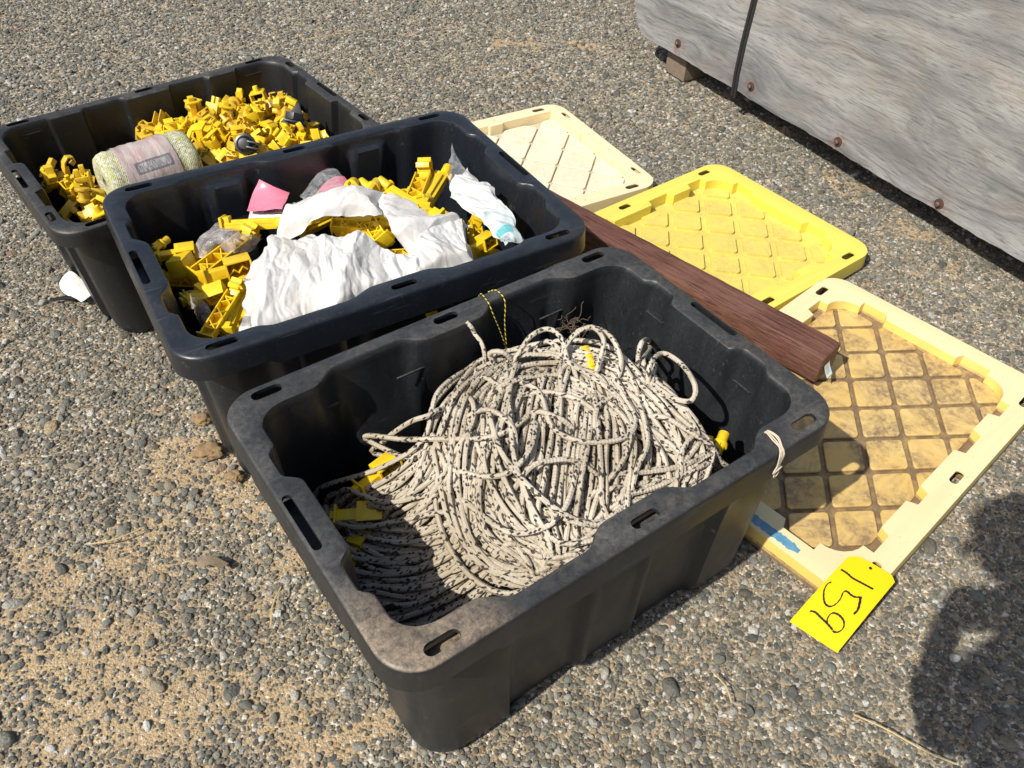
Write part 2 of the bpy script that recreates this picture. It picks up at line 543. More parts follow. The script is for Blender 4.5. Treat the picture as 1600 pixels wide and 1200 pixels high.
def striped_cord():
    M = Mat('yellow and black cord', .7, (.6, .5, .05))
    u, v, _ = M.sep(M.tc('UV'))
    s = M.math('SINE', M.math('ADD', M.math('MULTIPLY', v, 700.0), M.math('MULTIPLY', u, 6.28)))
    M.col(M.mix(M.math('GREATER_THAN', s, .1), (.62, .50, .06), (.04, .04, .02)))
    return M.m
MAT['striped'] = striped_cord()

def twine_mat():
    M = Mat('green flecked fence twine', .85, (.5, .5, .35), .2)
    u, v, _ = M.sep(M.tc('UV'))
    oc = M.tc()
    w = M.noise(M.mapping(oc, (160, 160, 160)), 1.0, 4, .7, .6)
    c = M.ramp(w, [(.30, (.14, .14, .06)), (.42, (.38, .37, .22)), (.55, (.55, .54, .40)), (.7, (.70, .68, .58))])
    c = M.mix(M.ramp(M.voro(oc, 150, out='Color'), [(.66, 0.0), (.72, .5)]), c, (.42, .44, .10))
    M.col(c)
    s = M.math('MULTIPLY', M.math('SINE', M.math('ADD', M.math('MULTIPLY', u, 190.0), M.math('MULTIPLY', v, 40.0))), M.math('SINE', M.math('SUBTRACT', M.math('MULTIPLY', v, 260.0), M.math('MULTIPLY', u, 60.0))))
    M.bump(M.math('ADD', w, M.math('MULTIPLY', s, .15)), .9, .003)
    return M.m
MAT['twine'] = twine_mat()

def wrap_label():
    M = Mat('printed shrink label', .32, (.6, .3, .4))
    u, v, _ = M.sep(M.tc('UV'))    # u round (0-1), v along (0-1)
    uvn = M.tc('UV')
    c = M.mix(M.ramp(M.noise(uvn, 9, 4), [(.35, 0.0), (.7, 1.0)]), (.40, .27, .26), (.50, .47, .42))
    c = M.mix(M.rect(u, v, .40, .575, .30, .84), c, (.12, .12, .125))
    ln = M.math('GREATER_THAN', M.math('SINE', M.math('MULTIPLY', v, 150.0)), .45)
    tx = M.math('MULTIPLY', ln, M.math('GREATER_THAN', M.noise(M.mapping(uvn, (70, 1, 1)), 6, 2), .46))
    c = M.mix(M.math('MULTIPLY', M.rect(u, v, .42, .565, .34, .80), tx), c, (.55, .53, .53))
    c = M.mix(M.rect(u, v, .40, .50, .06, .26), c, (.42, .60, .78))
    c = M.mix(M.rect(u, v, .585, .655, .28, .62), c, (.62, .62, .60))
    bars = M.math('GREATER_THAN', M.math('SINE', M.math('MULTIPLY', v, 230.0)), -.1)
    c = M.mix(M.math('MULTIPLY', M.rect(u, v, .59, .65, .30, .60), bars), c, (.04, .04, .04))
    c = M.mix(M.rect(u, v, .30, .36, .2, .9), c, (.16, .15, .155))
    tx2 = M.math('GREATER_THAN', M.noise(M.mapping(uvn, (10, 60, 1)), 3, 2), .52)
    c = M.mix(M.math('MULTIPLY', M.rect(u, v, .31, .35, .25, .85), tx2), c, (.5, .47, .47))
    sc = M.ramp(M.noise(uvn, 26, 5, .7), [(.5, 0.0), (.75, .6)])
    c = M.mix(sc, c, (.50, .47, .44))
    M.col(c)
    M.bump(M.noise(uvn, 24, 4, .6, 1.0), .4, .003)
    return M.m
MAT['wraplabel'] = wrap_label()

def ground_mat():
    M = Mat('sandy gravel soil', .95, (.3, .23, .15), .15)
    oc = M.tc()
    sand = M.attr('sand')
    v1 = M.voro(oc, 190, out='Color'); d1 = M.voro(oc, 190)
    v2 = M.voro(oc, 420, out='Color'); d2 = M.voro(oc, 420)
    r1 = M.sep(v1)[0]; r2 = M.sep(v2)[1]
    grit = M.ramp(r1, [(.0, (.09, .09, .08)), (.25, (.18, .17, .145)), (.5, (.30, .27, .22)), (.75, (.42, .36, .26)), (.9, (.65, .61, .53))], 'CONSTANT')
    g2 = M.ramp(r2, [(.0, (.14, .115, .08)), (.35, (.32, .25, .165)), (.75, (.50, .40, .27))])
    soil = M.mix(M.noise(oc, 6, 5, .6), (.33, .225, .115), (.56, .405, .225))
    soil = M.mix(.30, soil, g2)
    f = M.math('ADD', M.math('MULTIPLY', sand, .70), M.math('MULTIPLY', M.noise(oc, 38, 6, .75), .62))
    k = M.ramp(f, [(.44, .0), (.62, 1.0)])
    c = M.mix(M.math('MULTIPLY', M.math('GREATER_THAN', M.math('ADD', r2, M.math('MULTIPLY', k, -.45)), .30), .85), soil, grit)
    M.col(c)
    h = M.math('SUBTRACT', M.math('MULTIPLY', M.noise(oc, 120, 5, .7), .6), M.math('ADD', M.math('MULTIPLY', d1, .5), M.math('MULTIPLY', d2, .25)))
    M.bump(h, .9, .004)
    return M.m
MAT['ground'] = ground_mat()

def pebble_mat():
    M = Mat('mixed gravel', .62, (.2, .2, .2), .3)
    r = M.rand()
    c = M.ramp(r, [(.0, (.155, .165, .145)), (.11, (.055, .062, .062)), (.18, (.25, .25, .215)), (.29, (.175, .182, .165)), (.40, (.31, .305, .262)), (.48, (.085, .095, .095)),
                   (.58, (.35, .305, .215)), (.64, (.235, .215, .165)), (.70, (.47, .46, .41)), (.77, (.20, .212, .195)), (.86, (.26, .165, .11)), (.875, (.78, .76, .70)), (.915, (.50, .375, .21)), (.935, (.10, .095, .08)), (.97, (.62, .60, .53))], 'CONSTANT')
    oc = M.tc()
    ac = M.n('ShaderNodeVectorMath', operation='ADD'); M.l(oc, ac.inputs[0])
    cb = M.n('ShaderNodeCombineXYZ'); M.l(M.math('MULTIPLY', r, 97.0), cb.inputs[0]); M.l(cb.outputs[0], ac.inputs[1])
    n = M.noise(ac.outputs[0], 2.2, 5, .7)
    c = M.mix(M.ramp(n, [(.35, .0), (.72, .42)]), c, (.36, .30, .205))
    c = M.mix(M.ramp(M.noise(ac.outputs[0], 9, 4, .7), [(.42, .45), (.58, .0)]), c, (.09, .09, .082))
    M.col(c)
    M.bump(M.noise(ac.outputs[0], 7, 4, .7), .5, .12)
    return M.m
MAT['pebble'] = pebble_mat()
ROPE_FAMILIES=[([(0.0214,0.1781,0.292),(-0.062,0.1318,0.314),(-0.1225,0.0864,0.285),(-0.1857,0.0998,0.233),(-0.2454,0.1521,0.174)],[(0.0463,0.1085,0.32),(-0.0263,0.0608,0.32),(-0.1019,-0.0147,0.299),(-0.1348,-0.0514,0.275),(-0.1611,-0.0799,0.254)],22,0),([(0.0438,0.1136,0.32),(-0.0337,0.05,0.32),(-0.0986,-0.0179,0.3),(-0.1361,-0.0894,0.275),(-0.1194,-0.1632,0.261)],[(0.1223,0.0446,0.32),(0.0643,-0.0306,0.32),(-0.0033,-0.1008,0.319),(-0.0475,-0.1375,0.305),(-0.0749,-0.1652,0.286)],28,0),([(0.1268,0.0502,0.32),(0.0548,-0.0395,0.32),(-0.0064,-0.1094,0.316),(-0.055,-0.1598,0.293),(-0.0721,-0.176,0.282)],[(0.1628,0.0008,0.32),(0.1382,-0.0642,0.32),(0.1075,-0.114,0.315),(0.0685,-0.1548,0.297),(0.0585,-0.1744,0.289)],17,0),([(-0.1116,0.0716,0.292),(-0.1504,-0.0028,0.263),(-0.1621,-0.0972,0.253),(-0.131,-0.1654,0.251),(-0.0759,-0.1899,0.265)],[(-0.0392,0.0537,0.32),(-0.0695,-0.0305,0.314),(-0.0709,-0.1226,0.306),(-0.0321,-0.1727,0.29),(0.037,-0.179,0.288)],20,0.004),([(-0.2626,0.1664,0.155),(-0.2372,0.0719,0.192),(-0.1982,0.0053,0.222),(-0.1517,-0.0415,0.262),(-0.1174,-0.0617,0.288)],[(-0.3077,-0.0709,0.165),(-0.2537,-0.1012,0.181),(-0.194,-0.122,0.219),(-0.1534,-0.1306,0.249),(-0.1272,-0.1296,0.271)],30,-0.006),([(-0.2791,0.1551,0.155),(-0.2887,0.0798,0.167),(-0.2544,0.004,0.182),(-0.2005,-0.0505,0.22),(-0.1639,-0.0763,0.252)],[(-0.3105,-0.0209,0.165),(-0.31,-0.0752,0.165),(-0.2685,-0.1083,0.172),(-0.2093,-0.1295,0.203),(-0.1734,-0.1376,0.229)],12,-0.012),([(0.1512,0.1053,0.32),(0.1888,0.0624,0.32),(0.212,-0.0035,0.318),(0.2057,-0.092,0.319),(0.2168,-0.1517,0.296)],[(0.0677,0.0306,0.32),(0.099,-0.0224,0.32),(0.1296,-0.074,0.32),(0.152,-0.1353,0.307),(0.1594,-0.1789,0.288)],18,0),([(0.1504,0.009,0.32),(0.155,-0.0596,0.32),(0.1343,-0.1266,0.31),(0.1,-0.1752,0.289)],[(0.2022,-0.0069,0.319),(0.2081,-0.0936,0.319),(0.2106,-0.1552,0.296),(0.169,-0.1895,0.285)],10,0.004),([(0.049,-0.1269,0.31),(0.0901,-0.1505,0.299),(0.1406,-0.1642,0.293),(0.208,-0.1643,0.292)],[(0.0139,-0.1718,0.29),(0.0626,-0.1838,0.286),(0.1095,-0.1856,0.286),(0.1674,-0.1885,0.285)],8,0),([(0.014,0.1763,0.293),(0.0772,0.1594,0.302),(0.1312,0.1129,0.32),(0.1796,0.0594,0.32),(0.1918,-0.0183,0.32)],[(0.0015,0.0875,0.32),(0.0602,0.0856,0.32),(0.1116,0.0551,0.32),(0.1325,-0.0123,0.32),(0.1257,-0.0714,0.32)],10,0.004)]
ROPE_LOOPS=[[(0.1923,-0.0354,0.32),(0.2097,-0.0155,0.349),(0.2532,0.0004,0.339),(0.2483,-0.0448,0.352),(0.2205,-0.0974,0.365),(0.202,-0.1108,0.356),(0.1887,-0.0886,0.35),(0.2009,-0.0354,0.329),(0.2022,-0.0069,0.319)],[(0.2151,0.0132,0.317),(0.217,0.0185,0.346),(0.2205,0.0187,0.364),(0.3245,0.0967,0.262),(0.3247,0.0887,0.247),(0.2289,0.0168,0.325),(0.222,0.0024,0.315)],[(0.0529,0.1263,0.319),(0.0668,0.1264,0.339),(0.0964,0.1372,0.35),(0.1217,0.1298,0.358),(0.1305,0.108,0.355),(0.1225,0.0796,0.34),(0.1171,0.0652,0.32)],[(0.1093,0.0879,0.32),(0.1288,0.0889,0.35),(0.1505,0.0935,0.36),(0.1781,0.0886,0.365),(0.1788,0.0605,0.36),(0.1581,0.0409,0.345),(0.135,0.0253,0.326)],[(0.1684,0.1131,0.34),(0.1922,0.0986,0.35),(0.196,0.0614,0.355),(0.1806,0.0196,0.35),(0.163,0.0024,0.335),(0.1504,0.009,0.32)],[(0.0407,0.1266,0.325),(-0.0136,0.0385,0.332),(-0.0623,-0.0427,0.328),(-0.0851,-0.1194,0.313),(-0.078,-0.1682,0.295),(-0.0261,-0.1919,0.293),(0.0023,-0.1861,0.286)],[(-0.1761,0.1679,0.238),(-0.1461,0.1056,0.286),(-0.1085,0.0584,0.308),(-0.0703,0.0163,0.326),(-0.0322,0.0073,0.33),(0.0171,0.0195,0.324)],[(0.0178,0.1027,0.326),(0.0439,0.0482,0.332),(0.0178,-0.0207,0.332),(0.028,-0.0637,0.334),(0.0649,-0.0902,0.333),(0.1012,-0.0967,0.333),(0.1323,-0.0717,0.33),(0.1497,-0.0285,0.324)],[(-0.0018,0.1436,0.32),(-0.0915,0.0472,0.316),(-0.1345,-0.0088,0.287),(-0.1614,-0.0852,0.268),(-0.1508,-0.1491,0.255),(-0.1248,-0.188,0.255)],[(0.0575,0.1331,0.325),(0.106,0.0983,0.334),(0.1251,0.0423,0.334),(0.1356,-0.0287,0.332),(0.1131,-0.0905,0.331),(0.0875,-0.1007,0.322)],[(-0.1281,0.0698,0.29),(-0.1509,0.0128,0.276),(-0.1686,-0.0432,0.262),(-0.1685,-0.1146,0.257),(-0.1458,-0.1569,0.253),(-0.1142,-0.1846,0.261)],[(0.1533,-0.0598,0.328),(0.1156,-0.1186,0.328),(0.0798,-0.1395,0.316),(0.0491,-0.1631,0.298)],[(0.1944,-0.1508,0.309),(0.1593,-0.1611,0.306),(0.1337,-0.1655,0.306),(0.1022,-0.1495,0.304)],[(0.1939,-0.1375,0.311),(0.1556,-0.1514,0.313),(0.1288,-0.1774,0.3),(0.1045,-0.1772,0.288)],[(-0.1296,0.0259,0.284),(-0.1038,-0.0333,0.312),(-0.0749,-0.0529,0.326),(-0.0321,-0.0388,0.332),(0.0068,0.001,0.326)],[(-0.1405,-0.0245,0.279),(-0.126,-0.1119,0.293),(-0.0867,-0.1435,0.306),(-0.0462,-0.1383,0.319),(0.0135,-0.0903,0.325)],[(-0.1611,0.1626,0.238),(-0.1361,0.1207,0.304),(-0.1148,0.1039,0.32),(-0.0888,0.1069,0.316)],[(-0.2476,0.1602,0.167),(-0.2397,0.1356,0.203),(-0.2139,0.0703,0.223),(-0.173,0.0269,0.255),(-0.1327,-0.0042,0.281)],[(-0.2835,0.12,0.173),(-0.2585,0.0715,0.193),(-0.2153,0.0305,0.222),(-0.1602,-0.0215,0.261)],[(0.0295,0.1417,0.319),(0.0273,0.1515,0.337),(0.0397,0.1349,0.346),(0.0532,0.1271,0.325)],[(0.0225,0.1579,0.303),(0.0244,0.1613,0.331),(0.0263,0.1732,0.344),(0.0282,0.1942,0.345)]]
SAND=[(-0.614,0.846,0.065),(-0.645,0.595,0.067),(-0.461,0.918,0.068),(-0.413,0.581,0.086),(-0.394,0.786,0.042),(-0.763,0.741,0.062),(-0.534,0.516,0.073),(-0.252,0.502,0.055),(-0.202,0.532,0.047),(-0.599,1.031,0.06),(0.239,2.977,0.069),(-0.057,2.982,0.068),(0.932,2.127,0.052),(1.041,1.896,0.048),(0.829,2.418,0.051),(1.101,1.732,0.05),(0.709,2.647,0.043),(-0.55,1.051,0.048),(-0.441,0.978,0.047)]
ARMS=[('bar',(-0.1899,0.1543,0.307),(-0.0803,0.0791,0.325)),('chan',(-0.2761,0.0303,0.297),(-0.1421,0.103,0.305)),('chan',(-0.3069,-0.1344,0.292),(-0.2206,-0.0539,0.315)),('bar',(-0.2756,-0.1314,0.285),(-0.2189,-0.0532,0.3)),('head',(-0.263,0.0111,0.305),(-0.1791,0.0022,0.309)),('head',(-0.3105,0.1947,0.29),(-0.32,-0.205,0.42)),('head',(-0.32,-0.205,0.42),(-0.2805,0.0769,0.285)),('head',(-0.3138,0.1205,0.297),(-0.276,0.1114,0.297)),('bar',(0.1382,-0.0373,0.319),(0.0793,0.1232,0.333)),('bar',(0.1704,-0.0541,0.323),(0.1047,0.0856,0.35)),('bar',(0.1829,0.0807,0.309),(0.1043,0.0905,0.319)),('chan',(0.1244,-0.0117,0.327),(0.2365,0.1342,0.322)),('bar',(0.146,-0.009,0.326),(0.2802,0.1269,0.32)),('knob',(0.0404,0.0747,0.353),(0.0891,0.1517,0.334)),('knob',(0.0671,0.0459,0.354),(0.1047,0.0856,0.35)),('head',(0.1896,-0.1318,0.296),(0.2452,-0.1144,0.296)),('clip',(0.1942,-0.0082,0.311),(0.2156,-0.0595,0.302)),('knob',(0.1193,-0.0231,0.335),(0.1553,-0.026,0.33)),('knob',(0.1433,0.0113,0.341),(0.1756,0.0135,0.336)),('chan',(-0.0077,0.05,0.308),(0.0588,0.0079,0.306)),('chan',(0.0111,-0.0508,0.287),(0.0794,-0.0716,0.284)),('knob',(0.0744,0.0093,0.326),(0.0871,-0.0053,0.322)),('bar',(-0.0848,0.1027,0.297),(-0.0159,0.0931,0.31)),('head',(0.0104,0.1619,0.3),(0.0541,0.1337,0.31)),('head',(-0.308,-0.0133,0.285),(-0.2592,0.001,0.285)),('knob',(-0.3198,0.1335,0.305),(-0.2893,0.1538,0.305))]
SHEETS={'main':[[(-0.275,-0.1924,0.29),(-0.1545,-0.2043,0.298),(-0.0248,-0.2048,0.305),(0.0678,-0.1966,0.315)],[(-0.2287,-0.0981,0.314),(-0.1355,-0.1206,0.315),(-0.025,-0.1111,0.317),(0.0798,-0.1403,0.316)],[(-0.1893,-0.0219,0.317),(-0.1076,-0.0494,0.32),(-0.0235,-0.0667,0.323),(0.038,-0.0827,0.322)],[(-0.121,0.0406,0.327),(-0.0749,-0.0001,0.331),(-0.0382,-0.0302,0.329),(0.0133,-0.0547,0.327)]],'arch':[[(-0.1269,0.0227,0.33),(-0.048,0.0028,0.34),(0.0089,-0.0111,0.344),(0.0601,-0.0377,0.338)],[(-0.0897,0.0713,0.338),(-0.0337,0.0359,0.348),(0.0153,0.0166,0.351),(0.0624,-0.0064,0.347)],[(-0.0436,0.0747,0.347),(-0.0021,0.0499,0.354),(0.042,0.0328,0.356),(0.0876,0.019,0.353)]],'arch2':[[(0.073,0.0304,0.351),(0.1326,0.0035,0.34),(0.1748,-0.0459,0.324),(0.2169,-0.0827,0.318)],[(0.0626,-0.005,0.342),(0.0972,-0.0408,0.331),(0.1201,-0.0736,0.322),(0.1362,-0.0938,0.319)],[(0.0624,-0.0321,0.334),(0.0614,-0.0869,0.321),(0.0761,-0.1222,0.317),(0.0848,-0.1431,0.316)]],'side':[[(0.0356,-0.2039,0.315),(0.1029,-0.1946,0.315),(0.1625,-0.1924,0.315)],[(0.0855,-0.1161,0.317),(0.1444,-0.1036,0.318),(0.1925,-0.1191,0.316)],[(0.124,-0.0531,0.327),(0.1674,-0.0599,0.323),(0.2094,-0.0787,0.318)]],'strip':[[(0.2064,-0.0124,0.327),(0.2323,-0.1167,0.316),(0.2384,-0.1657,0.315)],[(0.2274,0.0218,0.328),(0.2492,-0.0626,0.318),(0.265,-0.1326,0.315)],[(0.3031,0.0724,0.321),(0.2896,0.0037,0.32),(0.2836,-0.1133,0.315)]],'teal':[[(0.2886,0.0072,0.33),(0.2919,-0.0869,0.326),(0.2783,-0.1566,0.325),(0.2691,-0.1985,0.325)],[(0.2815,-0.0106,0.33),(0.27,-0.0878,0.326),(0.2539,-0.1506,0.325),(0.2329,-0.1973,0.325)],[(0.2572,-0.0482,0.329),(0.2375,-0.1075,0.326),(0.2278,-0.16,0.325),(0.2176,-0.2003,0.325)]],'tip':[[(0.3027,0.1544,0.333),(0.3048,0.0944,0.324),(0.2848,0.0316,0.321)],[(0.2744,0.1045,0.327),(0.2691,0.0564,0.324),(0.2568,0.0021,0.323)],[(0.2308,0.0201,0.328),(0.2268,-0.0058,0.326),(0.2291,-0.0276,0.323)]],'clearbag':[[(-0.2616,0.1098,0.286),(-0.1928,0.1794,0.286),(-0.149,0.1582,0.289)],[(-0.247,0.0793,0.286),(-0.2051,0.0989,0.288),(-0.1585,0.0906,0.292)],[(-0.2163,0.0821,0.288),(-0.1844,0.0503,0.29),(-0.1332,0.091,0.295)]],'pinkbag':[[(-0.0347,0.1405,0.322),(0.0293,0.2039,0.316),(0.0641,0.2042,0.318),(0.062,0.1307,0.331)],[(-0.0337,0.1137,0.328),(0.0112,0.1384,0.327),(0.0403,0.1269,0.332),(0.0447,0.078,0.343)],[(-0.0266,0.0908,0.333),(0.0003,0.0757,0.339),(0.0251,0.0723,0.342),(0.0346,0.0636,0.344)]],'lowbag':[[(-0.32,-0.205,0.42),(-0.3021,-0.0604,0.274),(-0.2977,-0.0956,0.267)],[(-0.2994,-0.0138,0.275),(-0.278,-0.0356,0.275),(-0.2783,-0.0721,0.273)]],'mrag':[[(-0.143,0.15,0.302),(-0.1054,0.1287,0.307),(-0.0665,0.1096,0.316)],[(-0.1171,0.1904,0.3),(-0.0838,0.1542,0.306),(-0.036,0.1401,0.314)]],'pink':[[(-0.1384,0.1535,0.32),(-0.0855,0.0991,0.332)],[(-0.1109,0.1988,0.318),(-0.068,0.1265,0.331)],[(-0.0907,0.2041,0.342),(-0.0483,0.1613,0.326)]]}
# ------------------------------------------------------------------ ground and gravel
def lattice(seed, n=256):
    return np.random.default_rng(seed).random((n, n))
_L = {s: lattice(s) for s in range(6)}
def vnoise(x, y, freq, seed):
    g = _L[seed]; n = g.shape[0]
    x = np.asarray(x) * freq + 57.3; y = np.asarray(y) * freq + 91.7
    xi = np.floor(x).astype(int); yi = np.floor(y).astype(int)
    fx = x - xi; fy = y - yi
    fx = fx * fx * (3 - 2 * fx); fy = fy * fy * (3 - 2 * fy)
    a = g[xi % n, yi % n]; b = g[(xi + 1) % n, yi % n]; c = g[xi % n, (yi + 1) % n]; d = g[(xi + 1) % n, (yi + 1) % n]
    return (a * (1 - fx) + b * fx) * (1 - fy) + (c * (1 - fx) + d * fx) * fy
def gz(x, y):
    return (vnoise(x, y, 2.2, 0) - .5) * .010 + (vnoise(x, y, 7.0, 1) - .5) * .007 + (vnoise(x, y, 24, 2) - .5) * .004 - .004
def sandf(x, y):
    s = np.zeros_like(np.asarray(x, float))
    wx = x + (vnoise(x, y, 13, 3) - .5) * .20; wy = y + (vnoise(x, y, 13, 4) - .5) * .20
    for bx, by, br in SAND:
        d = np.hypot(wx - bx, (wy - by)) / br
        s = np.maximum(s, np.clip(1.25 - d, 0, 1))
    near = np.clip((-.05 - x) / .5, 0, 1) * np.clip((1.25 - y) / .5, 0, 1)
    return np.clip(s * 1.05 + near * .30 + (vnoise(x, y, 3.2, 5) - .5) * .25, 0, 1)

def axis(lo, hi, step, far):
    a = list(np.arange(lo, hi + 1e-6, step)); s = step; x = hi
    r = []
    while x < far:
        s *= 1.45; x += s; r.append(x)
    x = lo; s = step; l = []
    while x > -far:
        s *= 1.45; x -= s; l.append(x)
    return np.array(l[::-1] + a + r)
gx = axis(-2.4, 2.6, .022, 150); gy = axis(.1, 4.4, .022, 150)
GX, GY = np.meshgrid(gx, gy, indexing='ij')
GZ = gz(GX, GY)
nx, ny = GX.shape
gv = np.stack([GX.ravel(), GY.ravel(), GZ.ravel()], 1)
ii, jj = np.meshgrid(np.arange(nx - 1), np.arange(ny - 1), indexing='ij')
q = (ii * ny + jj).ravel()
gf = np.stack([q, q + ny, q + ny + 1, q + 1], 1)
gme = bpy.data.meshes.new('ground')
gme.from_pydata(gv.tolist(), [], gf.tolist()); gme.shade_smooth()
at = gme.attributes.new('sand', 'FLOAT', 'POINT')
at.data.foreach_set('value', sandf(GX.ravel(), GY.ravel()).astype(np.float32))
ground = tag(link_obj('ground', gme, MAT['ground']), kind='structure')

# pebble shapes kept outside the scene, instanced as loose gravel
PEB = bpy.data.collections.new('pebble_shapes')
def pebble(seed, ang):
    rr = random.Random(seed)
    bm = bmesh.new()
    bmesh.ops.create_icosphere(bm, subdivisions=3 if not ang else 2, radius=.5)
    pl = []
    for k in range(9 if ang else 4):
        nn = Vector((rr.gauss(0, 1), rr.gauss(0, 1), rr.gauss(0, 1))).normalized()
        pl.append((nn, rr.uniform(.30, .42) if ang else rr.uniform(.36, .46)))
    off = Vector((rr.uniform(0, 50), rr.uniform(0, 50), rr.uniform(0, 50)))
    sx, sy, sz = 1.0, rr.uniform(.62, .9), rr.uniform(.42, .68)
    for v in bm.verts:
        p = v.co.copy()
        for nn, dd in pl:
            e = p.dot(nn) - dd
            if e > 0: p -= nn * e * (.95 if ang else .8)
        p *= 1 + .16 * mnoise.noise(p * 2.2 + off)
        v.co = Vector((p.x * sx, p.y * sy, p.z * sz)) * 1.12
    me = bm_mesh('pebble', bm, 179 if not ang else 32)
    me.materials.append(MAT['pebble'])
    o = bpy.data.objects.new('pebble_shape', me)
    PEB.objects.link(o)
for k in range(7): pebble(k, False)
for k in range(9): pebble(100 + k, True)

def in_view(x, y, pad=.08):
    P = np.stack([x, y, np.zeros_like(x) - 1.21218], -1)
    zf = P @ np.array(_fw); xr = P @ np.array(_rt) / zf * 1308.72; yu = P @ np.array(_up) / zf * 1308.72
    return (np.abs(xr) < 800 * (1 + pad)) & (np.abs(yu) < 600 * (1 + pad)) & (zf > 0)

def scatter(n, lo, hi, power, ylo, yhi, sandk, sink):
    y = ylo + (yhi - ylo) * rng.random(n) ; x = rng.uniform(-3.0, 3.4, n)
    k = in_view(x, y)
    x = x[k]; y = y[k]
    s = sandf(x, y)
    keep = rng.random(len(x)) > s * sandk
    x = x[keep]; y = y[keep]
    sz = lo + (hi - lo) * rng.random(len(x)) ** power
    z = gz(x, y) + sz * (sink + rng.uniform(-.12, .12, len(x)))
    tilt = .38
    rot = np.stack([rng.normal(0, tilt, len(x)), rng.normal(0, tilt, len(x)), rng.uniform(0, 6.283, len(x))], -1)
    return np.stack([x, y, z], -1), sz, rot
parts = [scatter(230000, .0032, .0070, 1.0, .3, 2.1, .62, .10),
         scatter(150000, .0065, .0118, 1.5, .3, 2.4, .90, .02),
         scatter(17000, .011, .023, 2.6, .3, 2.6, .80, .0),
         scatter(260000, .0055, .0125, 1.3, 2.0, 4.9, .80, .08),
         scatter(14000, .012, .024, 2.2, 2.4, 4.9, .75, .04),
         scatter(500, .022, .034, 1.6, .3, 2.3, .5, .0)]
gp = np.concatenate([p[0] for p in parts]); gs = np.concatenate([p[1] for p in parts]); gr = np.concatenate([p[2] for p in parts])
pme = bpy.data.meshes.new('gravel')
pme.vertices.add(len(gp)); pme.vertices.foreach_set('co', gp.astype(np.float32).ravel())
a = pme.attributes.new('peb_scale', 'FLOAT', 'POINT'); a.data.foreach_set('value', gs.astype(np.float32))
a = pme.attributes.new('peb_rot', 'FLOAT_VECTOR', 'POINT'); a.data.foreach_set('vector', gr.astype(np.float32).ravel())
gravel = tag(link_obj('gravel', pme, MAT['pebble']), kind='stuff')
ng = bpy.data.node_groups.new('scatter_gravel', 'GeometryNodeTree')
ng.interface.new_socket('Geometry', in_out='INPUT', socket_type='NodeSocketGeometry')
ng.interface.new_socket('Geometry', in_out='OUTPUT', socket_type='NodeSocketGeometry')
N = ng.nodes
gi = N.new('NodeGroupInput'); go = N.new('NodeGroupOutput'); mp = N.new('GeometryNodeMeshToPoints'); ci = N.new('GeometryNodeCollectionInfo')
ip = N.new('GeometryNodeInstanceOnPoints'); a1 = N.new('GeometryNodeInputNamedAttribute'); a2 = N.new('GeometryNodeInputNamedAttribute')
ri = N.new('FunctionNodeRandomValue'); ri.data_type = 'INT'
er = N.new('FunctionNodeEulerToRotation')
a1.data_type = 'FLOAT'; a1.inputs[0].default_value = 'peb_scale'
a2.data_type = 'FLOAT_VECTOR'; a2.inputs[0].default_value = 'peb_rot'
ci.inputs[0].default_value = PEB; ci.inputs[1].default_value = True; ci.inputs[2].default_value = True
ri.inputs[4].default_value = 0; ri.inputs[5].default_value = 15
ng.links.new(gi.outputs[0], mp.inputs[0]); ng.links.new(mp.outputs[0], ip.inputs['Points'])
ng.links.new(ci.outputs[0], ip.inputs['Instance']); ip.inputs['Pick Instance'].default_value = True
ng.links.new(ri.outputs[2], ip.inputs['Instance Index'])
ng.links.new(a2.outputs[0], er.inputs[0]); ng.links.new(er.outputs[0], ip.inputs['Rotation'])
ng.links.new(a1.outputs[0], ip.inputs['Scale']); ng.links.new(ip.outputs[0], go.inputs[0])
gravel.modifiers.new('scatter', 'NODES').node_group = ng

# ------------------------------------------------------------------ storage totes
def pulse(c, a, b, w=.012):
    return sstep(c, a - w / 2, a + w / 2) * (1 - sstep(c, b - w / 2, b + w / 2))
def und_front(side, c, z):
    k = sstep(z, .19, .30)
    c = abs(c)
    if side == 'L':
        lo = .008 * pulse(c, .215, 9, .02) - .009 * pulse(c, .07, .215, .02) + .004 * pulse(c, .045, .07, .012)
    else:
        lo = .007 * pulse(c, .125, 9, .02) - .007 * (1 - sstep(c, .10, .125))
    return lo * (1 - k) + und_front_top(side, c, z) * k
def und_front_top(side, c, z):
    if side == 'L':
        return -.010 * pulse(c, .255, 9, .03) + .012 * pulse(c, .085, .235, .03) - .010 * (1 - sstep(c, .05, .085))
    return .013 * pulse(c, .088, .155, .022) - .006 * (1 - sstep(c, .07, .095)) + .0 * c
def und_mid(side, c, z):
    a = abs(c)
    if side == 'L':
        d = -.010 * (1 - sstep(a, .05, .09)) - .004 * pulse(a, .26, 9, .03) + .006 * pulse(a, .09, .25, .03)
        if .10 < z < .345:
            w = min(sstep(z, .10, .11), 1 - sstep(z, .335, .345))
            d -= .009 * w * pulse(a, .125, .205, .008)
        return d
    return .012 * pulse(a, .095, .165, .022) - .008 * (1 - sstep(a, .07, .095))
def und_back(side, c, z):
    a = abs(c)
    if side == 'L':
        return -.008 * (1 - sstep(a, .055, .062)) + .008 * pulse(a, .062, .16, .006) - .004 * pulse(a, .16, .245, .006) + .006 * pulse(a, .245, .9, .006)
    return .010 * pulse(a, .075, .15, .006) - .006 * (1 - sstep(a, .068, .078))

